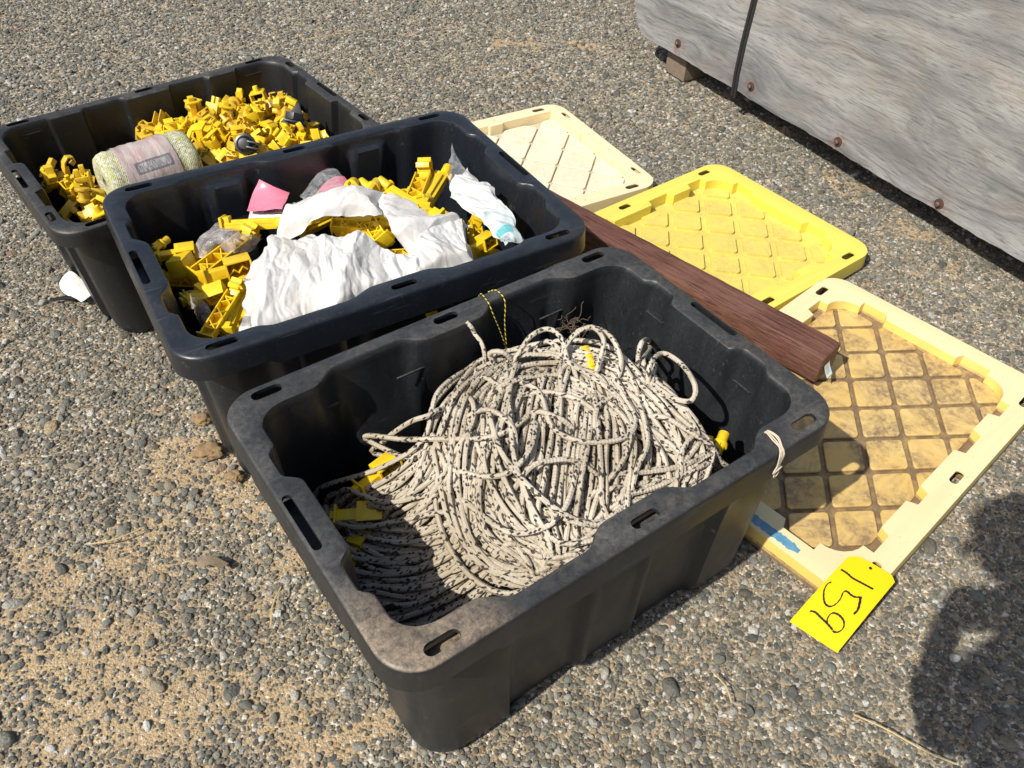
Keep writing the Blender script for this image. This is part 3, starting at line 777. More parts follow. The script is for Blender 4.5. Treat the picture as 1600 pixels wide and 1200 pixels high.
def tote_mesh(hx, hy, h, und, lip, rim_in, base_in, rr=.055, rise=.0):
    nL, nS, nC = 84, 60, 10
    per = []
    def seg(side, sg, n, rev):
        for k in range(n):
            t = -1 + 2 * k / (n - 1)
            per.append((side, sg, -t if rev else t))
    seg('L', -1, nL, False)
    for k in range(1, nC): per.append(('C', (1, -1), -90 + 90 * k / nC))
    seg('S', 1, nS, False)
    for k in range(1, nC): per.append(('C', (1, 1), 90 * k / nC))
    seg('L', 1, nL, True)
    for k in range(1, nC): per.append(('C', (-1, 1), 90 + 90 * k / nC))
    seg('S', -1, nS, True)
    for k in range(1, nC): per.append(('C', (-1, -1), 180 + 90 * k / nC))
    LX, LY = hx - rr, hy - rr
    def ring(ax, ay, r, z, w, zl=0.0):
        out = []
        for p in per:
            if p[0] == 'L':
                c = p[2] * LX; d = und('L', c, z) * w
                # the lip hangs lower along the middle of the long sides
                zz = z - zl * pulse(abs(c), -1, .235, .012)
                out.append(((p[2] * (ax - r)), p[1] * (ay + d), zz))
            elif p[0] == 'S':
                c = p[2] * LY; d = und('S', c, z) * w
                zz = z - zl * pulse(abs(c), -1, .13, .012)
                out.append((p[1] * (ax + d), p[2] * (ay - r), zz))
            else:
                g = R(p[2]); f = abs(math.sin(g)) ** 2
                d = (und('L', LX, z) * f + und('S', LY, z) * (1 - f)) * w
                out.append((p[1][0] * (ax - r) + (r + d) * math.cos(g), p[1][1] * (ay - r) + (r + d) * math.sin(g), z))
        return out
    wt_x, wt_y = hx - rim_in, hy - rim_in        # inner wall at the rim
    bx, by = wt_x - base_in[0], wt_y - base_in[1]
    T = .003
    rings = []
    def wall(t):
        return bx + (wt_x - bx) * t, by + (wt_y - by) * t
    zs = sorted(z for z in {.014, .03, .09, .10, .11, .16, .20, .24, .29, .335, .345, h - .026, h - .013} if z < h - .012)
    rings.append(ring(bx - .004, by - .004, .045, 0, .6))
    rings.append(ring(bx + .001, by + .001, .047, .004, .8))
    for z in zs:
        if z < .012: z = .014
        if z > h - .004: continue
        x, y = wall(z / h)
        rings.append(ring(x + T, y + T, .05, z, 1.0))
    rings.append(ring(wt_x + T, wt_y + T, .05, h - .0055, 1.0))
    rings.append(ring(hx - .006, hy - .006, rr - .004, h - .0055, 0))
    rings.append(ring(hx - .0045, hy - .0045, rr - .004, h - .012, 0))
    rings.append(ring(hx - .003, hy - .003, rr - .002, h - lip + .001, 0, .010))
    rings.append(ring(hx + .0015, hy + .0015, rr, h - lip, 0, .010))
    rings.append(ring(hx + .001, hy + .001, rr, h - lip + .006, 0, .010))
    rings.append(ring(hx - .0005, hy - .0005, rr, h - .010, 0))
    rings.append(ring(hx - .0012, hy - .0012, rr - .001, h - .0045, 0))
    rings.append(ring(hx - .0030, hy - .0030, rr - .002, h - .0015, 0))
    rings.append(ring(hx - .0062, hy - .0062, rr - .003, h, 0))
    rings.append(ring(wt_x + .0035, wt_y + .0035, .051, h, .95))
    rings.append(ring(wt_x + .0006, wt_y + .0006, .049, h - .0022, 1.0))
    rings.append(ring(wt_x - .001, wt_y - .001, .048, h - .010, 1.0))
    for z in zs[::-1]:
        if z > h - .014 or z < .012: continue
        x, y = wall(z / h)
        rings.append(ring(x, y, .047, z, 1.0))
    x, y = wall(0)
    rings.append(ring(x - .002, y - .002, .045, .012, .9))
    rings.append(ring(x - .02, y - .02, .035, .0085, .4))
    n = len(per)
    vs = [v for rg in rings for v in rg]
    fs = []
    for i in range(len(rings) - 1):
        for k in range(n):
            k2 = (k + 1) % n
            fs.append((i * n + k, i * n + k2, (i + 1) * n + k2, (i + 1) * n + k))
    fs.append(list(range(n))[::-1])
    fs.append([(len(rings) - 1) * n + k for k in range(n)])
    bm = bmesh.new()
    bv = [bm.verts.new(v) for v in vs]
    for q_ in fs: bm.faces.new([bv[i] for i in q_])
    bmesh.ops.recalc_face_normals(bm, faces=bm.faces)
    return bm_mesh('tote', bm)

def make_tote(name, loc, rz, dims, und, lip, rim_in, base_in, slots, mat, label):
    me = tote_mesh(*dims, und, lip, rim_in, base_in)
    c = MB()
    for (cx, cy, l, w, rot) in slots:
        c.prism(stadium(cx, cy, l, w, rot), dims[2] - .022, dims[2] + .02)
    me = bool_diff(me, c.mesh('cut', None))
    # plates added below the slots to keep light out, so they read dark
    extras = MB()
    for (cx, cy, l, w, rot) in slots:
        if name == 'storage_tote' and mat is MAT['tote_dusty'] and cx > .2 and cy < -.2: continue  # no plate added here, so sunlight still passes through this slot
        a_, b2 = (l + .022, .027) if rot == 0 else (.027, l + .022)
        extras.box((cx, cy, dims[2] - .026), (a_, b2, .003))
    if mat is MAT['tote_dusty']:
        for (mx, my, mz, along) in ((-.235, .2145, .305, 0), (-.075, .2105, .305, 0), (.205, .2135, .295, 0)):
            extras.box((mx, my, mz), (.062, .0030, .0022))
        for my in (.115, -.085):
            extras.box((.3385, my, .30), (.0030, .060, .0022))
    bm = bmesh.new(); bm.from_mesh(me); bm.from_mesh(extras.mesh('slot_plates_marks', None))
    me = bm_mesh('tote', bm)
    me.shade_smooth(); me.set_sharp_from_angle(angle=R(42))
    root = link_obj(name, me, mat)
    root.location = (loc[0], loc[1], loc[2]); root.rotation_euler = (0, 0, rz)
    tag(root, label, 'storage tote')
    return root

h90 = math.pi / 2
slC = [(sx * .300, sy * .2345, .046, .017, 0) for sx in (-1, 1) for sy in (-1, 1)] + [(0, sy * .2345, .044, .016, 0) for sy in (-1, 1)] + [(sx * .357, 0, .098, .013, h90) for sx in (-1, 1)]
slB = [(sx * .301, sy * .250, .050, .014, 0) for sx in (-1, 1) for sy in (-1, 1)] + [(0, sy * .250, .046, .013, 0) for sy in (-1, 1)] + [(sx * .3605, 0, .104, .013, h90) for sx in (-1, 1)]
slA = [(sx * .282, sy * .2405, .048, .013, 0) for sx in (-1, 1) for sy in (-1, 1)] + [(0, sy * .2405, .044, .013, 0) for sy in (-1, 1)] \
    + [(sx * .346, sy * .172, .036, .014, h90) for sx in (-1, 1) for sy in (-1, 1)] + [(sx * .350, 0, .085, .011, h90) for sx in (-1, 1)]
PC, YC = (.0331, .8283, .0), .6512
PB, YB = (-.3201, 1.2997, .0), .5757
PA, YA = (-.7416, 1.6886, .0), .7169
tote_c = make_tote('storage_tote', PC, YC, (.370, .256, .363), und_front, .040, .039, (.021, .007), slC, MAT['tote_dusty'], 'dusty black storage tote holding the heap of white rope')
tote_b = make_tote('storage_tote', PB, YB, (.374, .272, .367), und_mid, .043, .036, (.025, .018), slB, MAT['tote_blue'], 'clean blue-black storage tote full of plastic bags and long yellow insulators')
tote_a = make_tote('storage_tote', PA, YA, (.362, .256, .302), und_back, .032, .032, (.028, .012), slA, MAT['tote_back'], 'weathered black storage tote heaped with small yellow insulators and a twine spool')

# ------------------------------------------------------------------ lids
def recess_kind1():
    """inner outline with stacking blocks pushed in from the border"""
    pts = []
    X, Y, dx = .340, .221, .019
    def side(fixed, lo, hi, blocks, horiz, sign, rev):
        seq = [(lo, 0)]
        for b0, b1 in blocks:
            seq += [(b0 - .004, 0), (b0 + .004, dx), (b1 - .004, dx), (b1 + .004, 0)]
        seq.append((hi, 0))
        if rev: seq = seq[::-1]
        for c, d in seq:
            pts.append((c, sign * (fixed - d)) if horiz else (sign * (fixed - d), c))
    bl = [(-.212, -.118), (-.072, .066), (.142, .212)]
    bs = [(-.084, .090)]
    r = .052
    def corner(sx, sy, a0):
        cx, cy = sx * (X - .020 - r), sy * (Y - .020 - r)
        for k in range(7):
            a = R(a0 + 90 * k / 6)
            pts.append((cx + r * math.cos(a), cy + r * math.sin(a)))
    side(Y, -.268, .268, bl, True, -1, False); corner(1, -1, 270)
    side(X, -.149, .149, bs, False, 1, False); corner(1, 1, 0)
    side(Y, -.268, .268, bl, True, 1, True); corner(-1, 1, 90)
    side(X, -.149, .149, bs, False, -1, True); corner(-1, -1, 180)
    return pts
def recess_kind2():
    pts = []
    X, Y = .337, .222
    sq = [(-.33, 0), (-.21, 0), (-.207, .006), (-.165, .006), (-.162, 0), (.115, 0), (.118, .006), (.160, .006), (.163, 0), (.33, 0)]
    sv = [(-.215, 0), (-.105, 0), (-.102, .007), (-.062, .007), (-.06, 0), (.06, 0), (.062, .007), (.102, .007), (.105, 0), (.215, 0)]
    for c, d in sq: pts.append((c, -(Y - d)))
    for c, d in sv: pts.append((X - d, c))
    for c, d in sq[::-1]: pts.append((c, Y - d))
    for c, d in sv[::-1]: pts.append((-(X - d), c))
    return pts

def clip_poly(poly, outline):
    """Sutherland-Hodgman against an axis-aligned limit box"""
    X0, X1, Y0, Y1 = outline
    for axis_, lim, sgn in ((0, X0, 1), (0, X1, -1), (1, Y0, 1), (1, Y1, -1)):
        out = []
        for i in range(len(poly)):
            a, b = poly[i], poly[(i + 1) % len(poly)]
            ia, ib = sgn * (a[axis_] - lim) >= 0, sgn * (b[axis_] - lim) >= 0
            if ia: out.append(a)
            if ia != ib:
                t = (lim - a[axis_]) / (b[axis_] - a[axis_])
                out.append((a[0] + t * (b[0] - a[0]), a[1] + t * (b[1] - a[1])))
        poly = out
        if len(poly) < 3: return []
    return poly

def lid_mesh(kind, hx, hy, top, floor, tile_step, tile_off, gap, slots, tile_h):
    b = MB()
    b.prism(rrect(hx, hy, .052), 0, top)
    base = b.mesh('lid', None)
    c = MB()
    rec = recess_kind1() if kind == 1 else recess_kind2()
    c.prism(rec, floor, top + .02)
    me = bool_diff(base, c.mesh('cut', None))
    c = MB()
    for s in slots:
        c.prism(stadium(*s), -.01, top + .02)
    me = bool_diff(me, c.mesh('cut', None))
    c = MB()            # the border is hollow underneath
    for (cx, cy, l, w, rot) in slots:
        if l < .01: continue
        a_, b_ = (l + .04, .026) if rot == 0 else (.024, l + .03)
        c.box((cx, cy, top / 2 - .012), (a_, b_, top + .016))
    me = bool_diff(me, c.mesh('cut', None))
    bm = bmesh.new(); bm.from_mesh(me)
    # draft on the outer skirt
    for v in bm.verts:
        if v.co.z < .001:
            v.co.x *= 1.008; v.co.y *= 1.010
    es = [e for e in bm.edges if len(e.link_faces) == 2 and e.calc_face_angle(0) > R(40) and max(v.co.z for v in e.verts) > floor - .001]
    bmesh.ops.bevel(bm, geom=es, offset=.0022, segments=3, profile=.6, affect='EDGES', clamp_overlap=True)
    # raised line running round the border just outside the blocks
    t = MB()
    sa, sb = tile_step
    lim = (-.322, .322, -.204, .204) if kind == 1 else (-.334, .334, -.218, .218)
    k1 = 1 - gap
    for m in range(-8, 9):
        for n in range(-6, 7):
            if (m + n) % 2: continue
            cx, cy = tile_off[0] + m * sa, tile_off[1] + n * sb
            p = [(cx - sa * k1, cy), (cx, cy - sb * k1), (cx + sa * k1, cy), (cx, cy + sb * k1)]
            p = clip_poly(p, lim)
            if len(p) < 3: continue
            ar = abs(sum(p[i][0] * p[(i + 1) % len(p)][1] - p[(i + 1) % len(p)][0] * p[i][1] for i in range(len(p)))) / 2
            if ar < .0006: continue
            q_ = []
            for i in range(len(p)):       # rounded corners
                a, bb, d = Vector(p[i - 1]), Vector(p[i]), Vector(p[(i + 1) % len(p)])
                e1, e2 = (a - bb), (d - bb)
                rr_ = min(.007, e1.length * .3, e2.length * .3)
                q_.append(bb + e1.normalized() * rr_)
                q_.append(bb + (e1.normalized() + e2.normalized()) * rr_ * .32)
                q_.append(bb + e2.normalized() * rr_)
            t.prism([(w_.x, w_.y) for w_ in q_], floor - .002, floor + tile_h)
    tm = t.mesh('tiles', None, bevel=.0013, seg=1)
    bm.from_mesh(tm)
    return bm_mesh('lid', bm, 24)

def lid_slots(b, short=False):
    s = [(sx * .300, sy * b, .043, .016, 0) for sx in (-1, 1) for sy in (-1, 1)] + [(0, sy * b, .040, .016, 0) for sy in (-1, 1)]
    if short:
        s += [(sx * .358, sy * .18, .040, .015, h90) for sx in (-1, 1) for sy in (-1, 1)]
        s += [(sx * .358, sy * .05, .006, .0058, 0) for sx in (-1, 1) for sy in (-1, 1)] + [(sx * .15, sy * b, .006, .0058, 0) for sx in (-1, 1) for sy in (-1, 1)]
    return s

PD, YD = (.6607, 1.1832, .003), .780
PE, YE = (.4219, 1.7000, .003), .6918
PF, YF = (-.0862, 2.0388, .003), .5514
lid_d = link_obj('tote_lid', lid_mesh(1, .379, .262, .036, .0040, (.0665, .0535), (-.020, -.009), .13, lid_slots(.2375), .0066), MAT['lid_dirty'])
lid_d.location = PD; lid_d.rotation_euler = (0, 0, YD)
tag(lid_d, 'faded yellow tote lid caked with brown dirt, with a blue paint strip', 'lid')
lid_e = link_obj('tote_lid', lid_mesh(1, .379, .262, .036, .0040, (.059, .061), (0, 0), .20, lid_slots(.2375), .0068), MAT['lid_yellow'])
lid_e.location = PE; lid_e.rotation_euler = (0, 0, YE)
tag(lid_e, 'clean bright yellow tote lid lying between the cream lid and the dirty lid', 'lid')
lid_f = link_obj('tote_lid', lid_mesh(2, .379, .266, .034, .0040, (.0665, .0715), (.070, .047), .055, lid_slots(.2445, True), .0060), MAT['lid_cream'])
lid_f.location = PF; lid_f.rotation_euler = (0, 0, YF)
tag(lid_f, 'cream coloured tote lid with thin diamond grooves behind the timber beam', 'lid')
# flaking blue paint strip on the dirty lid's border
pv = []
rp = random.Random(4)
n_ = 40
for k in range(n_ + 1):
    v = .020 - .155 * k / n_
    w0 = -.3765 + .0015 * rp.random(); w1 = -.3535 + (.0012 if k < 12 else .003) * (rp.random() - .6)
    if k > 10: w0 += .0035 * rp.random() + .002
    if k > n_ - 3: w0 += .004; w1 -= .003
    pv.append((w0, v)); pv.append((w1, v))
pm = MB()
for k in range(n_):
    a_, b_, c_, d_ = pv[2 * k], pv[2 * k + 1], pv[2 * k + 3], pv[2 * k + 2]
    pm.add([(p_[0], p_[1], .0364) for p_ in (a_, b_, c_, d_)] , [(0, 1, 2, 3)])
link_obj('paint_strip', pm.mesh('paint_strip', None), MAT['blue'], lid_d)

# ------------------------------------------------------------------ timber beam
bd = Vector((.025 - .669, 1.886 - 1.306, 0)).normalized()
bn = Vector((-bd.y, bd.x, 0))          # towards the totes
bl_, bw_, bh_ = 1.02, .075, .0635
end = Vector((.669, 1.306, .0385))
bm_ = MB()
nseg = 60
vs = []
for i in range(nseg + 1):
    x = bl_ * i / nseg
    wob = .0006 * math.sin(i * 1.7)
    for (y, z) in ((0, 0), (bw_, 0), (bw_, bh_), (0, bh_)):
        hx1 = mnoise.noise(Vector((x * 9, y * 40, z * 40))) * .0011; hx2 = mnoise.noise(Vector((x * 9 + 40, y * 40, z * 40))) * .0011
        vs.append((x + (hx1 * 1.5 if i in (0, nseg) else 0), y + wob + hx1, z + hx2 - (.0012 if i == 0 and z > .01 else 0)))
fs = [(3, 2, 1, 0), tuple(nseg * 4 + k for k in range(4))]
for i in range(nseg):
    for k in range(4):
        fs.append((i * 4 + k, i * 4 + (k + 1) % 4, i * 4 + 4 + (k + 1) % 4, i * 4 + 4 + k))
bm_.add(vs, fs)
beam = link_obj('timber_beam', bm_.mesh('timber_beam', 40, .003, 2), MAT['timber'])
beam.matrix_world = Matrix(((bd.x, bn.x, 0, end.x), (bd.y, bn.y, 0, end.y), (0, 0, 1, end.z), (0, 0, 0, 1)))
tag(beam, 'reddish brown hardwood beam lying across the lids beside the totes', 'timber')
# small printed sticker stapled to its end
st = MB()
g = 6
for i in range(g):
    for j in range(g):
        def P_(a, b): return (-.001 - .014 * (b / g) ** 1.5, .036 + .022 * a / g, .038 - .026 * b / g)
        st.add([P_(i, j), P_(i + 1, j), P_(i + 1, j + 1), P_(i, j + 1)], [(0, 1, 2, 3)])
def sticker_mat():
    M = Mat('printed white sticker', .35, (.8, .85, .85))
    oc = M.tc()
    x, y, z = M.sep(oc)
    bars = M.math('GREATER_THAN', M.math('SINE', M.math('MULTIPLY', y, 2600.0)), .2)
    m = M.rect(y, z, .040, .055, .017, .032)
    M.col(M.mix(M.math('MULTIPLY', m, bars), (.70, .80, .80), (.12, .30, .30)))
    return M.m
stk = link_obj('beam_sticker', st.mesh('sticker', 179), sticker_mat(), beam)
stk.name = 'sticker'

# ------------------------------------------------------------------ weathered crate
CP = Vector((.379, 2.88, .095)); cd = Vector((.53749, -.84327, 0)); cn = Vector((cd.y, -cd.x, 0))   # cn points to the camera
crate = empty('wooden_crate', CP)
crate.matrix_world = Matrix(((cd.x, -cn.x, 0, CP.x), (cd.y, -cn.y, 0, CP.y), (0, 0, 1, CP.z), (0, 0, 0, 1)))
tag(crate, 'weathered grey plywood crate with rusty bolts and a black strap', 'crate')
CL_, CH_, CD_ = 2.44, 1.1, 1.15
def sheet(name, x0, x1, y0, y1, z0, z1, jag=False):
    b = MB(); b.box(((x0 + x1) / 2, (y0 + y1) / 2, (z0 + z1) / 2), (x1 - x0, y1 - y0, z1 - z0))
    me = b.mesh(name, 40, .0)
    return link_obj(name, me, MAT['ply'], crate)
# the face: one sheet with a worn, slightly ragged lower edge and a rounded corner
fr = MB(); pts = []
nn_ = 160
rj = random.Random(3)
jag = 0
for k in range(nn_ + 1):
    x = -.045 + CL_ * k / nn_
    jag = jag * .8 + rj.uniform(-.0016, .0016)
    z = .0 + jag
    if x < .02: z += ((.02 - x) / .065) ** 2 * .075
    pts.append((x, z))
pts += [(CL_ - .045, CH_), (-.05, CH_), (-.052, .5), (-.05, .2)]
vs = [(p_[0], 0, p_[1]) for p_ in pts] + [(p_[0], .018, p_[1]) for p_ in pts]
n2 = len(pts)
fr.add(vs, [list(range(n2)), list(range(n2, 2 * n2))[::-1]] + [(i, i + n2, (i + 1) % n2 + n2, (i + 1) % n2) for i in range(n2)])
link_obj('front_panel', fr.mesh('front_panel', 30), MAT['ply'], crate)
sheet('end_panel', -.035, -.017, .0185, CD_, .02, CH_)
sheet('end_panel', CL_ - .085, CL_ - .067, .0185, CD_, .02, CH_)
sheet('back_panel', -.017, CL_ - .085, CD_ - .018, CD_, .02, CH_)
sheet('base_panel', -.017, CL_ - .085, .0185, CD_ - .018, .02, .038)
sheet('top_panel', -.05, CL_ - .05, -.005, CD_ + .01, CH_ + .0005, CH_ + .018)
def bolt(x, z):
    w_ = MB(); w_.tube([(0, -.0005, 0), (0, -.0035, 0)], .0128, 18)
    o = link_obj('bolt', w_.mesh('bolt', 40, .0008), MAT['rust'], crate); o.location = (x, 0, z)
    hd = MB(); hd.tube([(0, -.0035, 0), (0, -.010, 0), (0, -.0125, 0)], [.0072, .0072, .0045], 6)
    h_ = link_obj('bolt_head', hd.mesh('bolt_head', 25, .0008), MAT['bolt'], o)
    return o
for x, z in ((.195, .040), (.540, .038), (.892, .027), (1.232, .021), (1.62, .03)):
    bolt(x, z)
sp_ = MB()
prof = [(.480, .0), (.474, .05), (.473, .14), (.478, .28), (.482, .5), (.482, CH_ + .02)]
for i in range(len(prof) - 1):
    (x0, z0), (x1, z1) = prof[i], prof[i + 1]
    for xa in (-.011, .0015):
        sp_.add([(x0 + xa, -.004, z0 - (.02 if i == 0 else 0)), (x0 + xa + .0095, -.004, z0 - (.02 if i == 0 else 0)), (x1 + xa + .0095, -.004, z1), (x1 + xa, -.004, z1),
                 (x0 + xa, -.0008, z0 - (.02 if i == 0 else 0)), (x0 + xa + .0095, -.0008, z0 - (.02 if i == 0 else 0)), (x1 + xa + .0095, -.0008, z1), (x1 + xa, -.0008, z1)],
                [(0, 1, 2, 3), (7, 6, 5, 4), (0, 4, 5, 1), (1, 5, 6, 2), (2, 6, 7, 3), (3, 7, 4, 0)])
sp_.box((.48, CD_ / 2, CH_ + .0205), (.021, CD_ + .02, .003))
sp_.box((.48, .55, -.003), (.021, 1.1, .004))
link_obj('strap', sp_.mesh('strap', 30), MAT['strap'], crate)
def runner(x, label):
    b = MB(); b.box((0, .55, .0), (.10, 1.06, .092))
    o = link_obj('timber_block', b.mesh('timber_block', 30, .004), MAT['block'])
    o.matrix_world = crate.matrix_world @ Matrix.Translation((x, .022, -.049))
    tag(o, label, 'timber block')
runner(.155, 'rough timber block under the far corner of the grey crate')
# ------------------------------------------------------------------ insulators
def X_ribs(b, x0, x1, y, z0, z1, n):
    """crossed ribs between two rails"""
    for k in range(n):
        cx = x0 + (x1 - x0) * (k + .5) / n
        for s in (-1, 1):
            b.box((cx, 0, (z0 + z1) / 2), (.026, .0022, z1 - z0), rot=(0, 0, s * .85))
def zigzag(b, x0, w):
    """sprung clip head that holds the wire"""
    pr = [(x0, .000), (x0 + .010, .004), (x0 + .012, .013), (x0 + .006, .017), (x0 + .010, .022), (x0 + .019, .018), (x0 + .026, .022),
          (x0 + .030, .014), (x0 + .026, .004), (x0 + .031, -.004), (x0 + .027, -.010), (x0 + .016, -.008)]
    b.strip(pr, .0026, w)
def proto_mesh(kind):
    b = MB()
    if kind == 'bar':
        b.box((.060, 0, 0), (.112, .020, .0055))
        for s in (-1, 1): b.box((.060, s * .0085, -.007), (.112, .0030, .0120))
        b.box((.060, 0, .0045), (.106, .007, .0045))
        b.box((.006, 0, .002), (.005, .030, .026))
        b.box((.014, 0, .004), (.014, .017, .020))
        b.tube([(.117, -.004, .0), (.140, -.004, .003)], .0085, 14)
        b.tube([(.122, .013, -.003), (.122, -.016, -.003)], .0065, 12)
    elif kind == 'chan':
        b.box((.058, 0, -.008), (.116, .024, .0028))
        for s in (-1, 1): b.box((.058, s * .0118, .0), (.116, .0026, .020))
        X_ribs(b, .012, .108, 0, -.0065, .008, 3)
        b.box((-.001, 0, .0), (.003, .034, .028))
        zigzag(b, .112, .022)
        b.box((.020, 0, .0), (.0026, .021, .016)); b.box((.1, 0, .0), (.0026, .021, .016))
    elif kind == 'head':
        b.box((.052, 0, .014), (.040, .032, .0030)); b.box((.052, 0, -.014), (.040, .032, .0030))
        b.box((.071, 0, 0), (.0030, .032, .025)); b.box((.0335, 0, 0), (.0030, .032, .025))
        b.box((.052, .0145, 0), (.034, .0028, .025))
        b.box((.016, 0, -.001), (.034, .018, .015))
        b.box((-.001, 0, 0), (.0034, .030, .028)); b.box((-.006, 0, .001), (.008, .012, .018))
        b.strip([(.034, -.006), (.044, .002), (.050, -.005), (.058, .004), (.064, -.003)], .0022, .024)
    elif kind == 'knob':
        b.tube([(0, 0, 0), (.020, 0, 0), (.0205, 0, 0), (.026, 0, 0), (.0265, 0, 0), (.044, 0, 0)], [.0075, .0075, .0115, .0115, .0085, .0085], 16)
        b.box((.012, 0, .006), (.016, .006, .010))
    elif kind == 'clip':
        pr = [(0, 0), (.020, .002), (.046, .003), (.054, -.004), (.050, -.012), (.030, -.016), (.020, -.010), (.006, -.014), (-.002, -.008)]
        b.strip(pr, .0028, .014)
    elif kind == 'claw':
        b.box((0, 0, .0), (.036, .024, .003)); b.box((-.016, 0, .008), (.003, .024, .016))
        b.strip([(.016, .000), (.020, .010), (.014, .016), (.018, .022), (.009, .024), (.003, .018), (.006, .012), (-.002, .010)], .0024, .019)
        b.strip([(-.016, .002), (-.012, -.010), (-.018, -.016), (-.010, -.020), (.002, -.013), (.012, -.018), (.017, -.008)], .0024, .016)
        for s in (-1, 1): b.box((-.002, s * .011, .005), (.026, .0022, .010))
    elif kind == 'clipbox':
        b.box((0, 0, .012), (.030, .026, .0026)); b.box((0, 0, -.012), (.030, .026, .0026)); b.box((.0145, 0, 0), (.0026, .026, .024))
        b.box((-.006, .0125, 0), (.018, .0024, .022)); b.box((-.010, -.0125, 0), (.010, .0024, .022))
        b.box((-.020, .007, .004), (.016, .006, .008)); b.box((-.020, -.007, -.004), (.016, .006, .008))
        b.tube([(.015, 0, 0), (.026, 0, 0)], [.006, .0045], 10)
    elif kind == 'ringclip':
        pts = [(.014 * math.cos(t) + .012, 0, .014 * math.sin(t)) for t in [R(x) for x in range(-150, 151, 25)]]
        b.strip([(p[0], p[2]) for p in pts], .0034, .013)
        b.box((-.010, 0, .006), (.026, .013, .003)); b.box((-.010, 0, -.006), (.026, .013, .003)); b.box((-.022, 0, 0), (.003, .018, .020))
    elif kind == 'spoolknob':
        b.tube([(-.016, 0, 0), (-.011, 0, 0), (-.0105, 0, 0), (.004, 0, 0), (.0045, 0, 0), (.010, 0, 0)], [.013, .013, .0075, .0075, .012, .012], 16)
        b.tube([(.010, 0, 0), (.028, 0, .001)], [.006, .004], 10)
        b.box((.004, 0, .010), (.022, .005, .010))
    elif kind == 'prong':
        b.box((0, 0, 0), (.040, .016, .0034)); b.box((.018, 0, .007), (.0034, .020, .018))
        b.strip([(-.020, 0), (-.026, .008), (-.020, .016), (-.010, .013), (-.014, .006)], .0028, .012)
        for s in (-1, 1):
            b.box((.004, s * .0065, -.006), (.028, .0024, .011))
        b.tube([(.0, -.011, .006), (.0, .011, .006)], .0055, 10)
    elif kind == 'zplate':
        b.strip([(-.024, -.004), (-.020, .004), (-.006, .003), (-.002, -.004), (.010, -.003), (.012, .007), (.020, .010), (.024, .002), (.019, -.004)], .0022, .022)
        b.box((-.010, .0, .0075), (.022, .0022, .010)); b.box((.004, .0095, .0), (.030, .0022, .009))
    elif kind == 'hookarm':
        b.box((-.006, 0, 0), (.036, .011, .003)); b.box((-.006, 0, .004), (.034, .0024, .008))
        b.strip([(.010, 0), (.020, .002), (.027, .009), (.025, .017), (.016, .019), (.012, .013)], .0030, .010)
        b.box((-.024, 0, .002), (.003, .022, .020)); b.box((-.029, 0, .002), (.008, .010, .010))
    me = b.mesh(kind, 35, .0006, 2)
    return me
PM = {k: proto_mesh(k) for k in ('bar', 'chan', 'head', 'knob', 'clip', 'claw', 'clipbox', 'ringclip', 'spoolknob', 'prong', 'zplate', 'hookarm')}
PMd = {}
for k in PM:
    PM[k].materials.append(MAT['yellow'])
    PMd[k] = PM[k].copy(); PMd[k].materials.clear(); PMd[k].materials.append(MAT['yellow_dirty'])
NAT = {'bar': .14, 'chan': .14, 'head': .074, 'knob': .044, 'clip': .052}

def xf(P, Y):
    return Matrix.Translation(P) @ Matrix.Rotation(Y, 4, 'Z')
MA, MBm, MC = xf(PA, YA), xf(PB, YB), xf(PC, YC)

ARM_LABELS = {
 0: 'long yellow bar insulator poking out beside the pink vinyl sheet', 1: 'yellow channel insulator with crossed ribs propped over the clear bag',
 2: 'yellow ribbed channel insulator leaning on the front corner wall of the bag tote', 3: 'smooth yellow bar insulator half under the ribbed one at the bag tote corner',
 4: 'yellow box-headed insulator resting beside the white film', 5: 'yellow box-headed insulator stood against the short wall of the bag tote',
 6: 'yellow box-headed insulator lowest in the stack by the short wall of the bag tote', 7: 'yellow box-headed insulator lying in the middle of the stack by the short wall',
 8: 'long smooth yellow bar insulator, lower of the parallel pair', 9: 'long smooth yellow bar insulator, upper of the parallel pair',
 10: 'yellow bar insulator lying behind the parallel pair of bars', 11: 'yellow ladder-ribbed insulator standing up with its clip head in the air',
 12: 'smooth yellow bar insulator standing beside the ladder-ribbed one', 13: 'yellow box-headed insulator by the torn film edge near the long wall',
 14: 'bent yellow wire clip lying between the white film pieces'}
def place_dir(me, name, M0, a, b, roll, kind, scale=None):
    a = Vector(a); b = Vector(b)
    d = (b - a)
    L = d.length
    d.normalize()
    s = scale or max(.85, min(1.25, L / NAT[kind]))
    z = Vector((0, 0, 1)); y = z.cross(d).normalized(); z2 = d.cross(y)
    B = Matrix(((d.x, y.x, z2.x, 0), (d.y, y.y, z2.y, 0), (d.z, y.z, z2.z, 0), (0, 0, 0, 1)))
    o = link_obj(name, me)
    o.matrix_world = M0 @ Matrix.Translation(a) @ B @ Matrix.Rotation(roll, 4, 'X') @ Matrix.Scale(s, 4)
    return o
ra = random.Random(21)
for i, (k, a, b) in enumerate(ARMS):
    if i == 5: a, b = (-.255, .120, .285), (-.300, .060, .300)
    if i == 6: a, b = (-.300, -.02, .285), (-.245, -.035, .300)
    o = place_dir(PM[k], 'standoff_insulator' if k in ('bar', 'chan', 'head') else ('knob_insulator' if k == 'knob' else 'wire_clip'), MBm, a, b, ra.uniform(-.5, .5), k)
    lab = ARM_LABELS.get(i)
    if lab: tag(o, lab, 'fence insulator')
    else: tag(o, 'yellow insulator half buried between the bags of the middle tote', 'fence insulator', 'yellow insulators half buried in the bag tote')
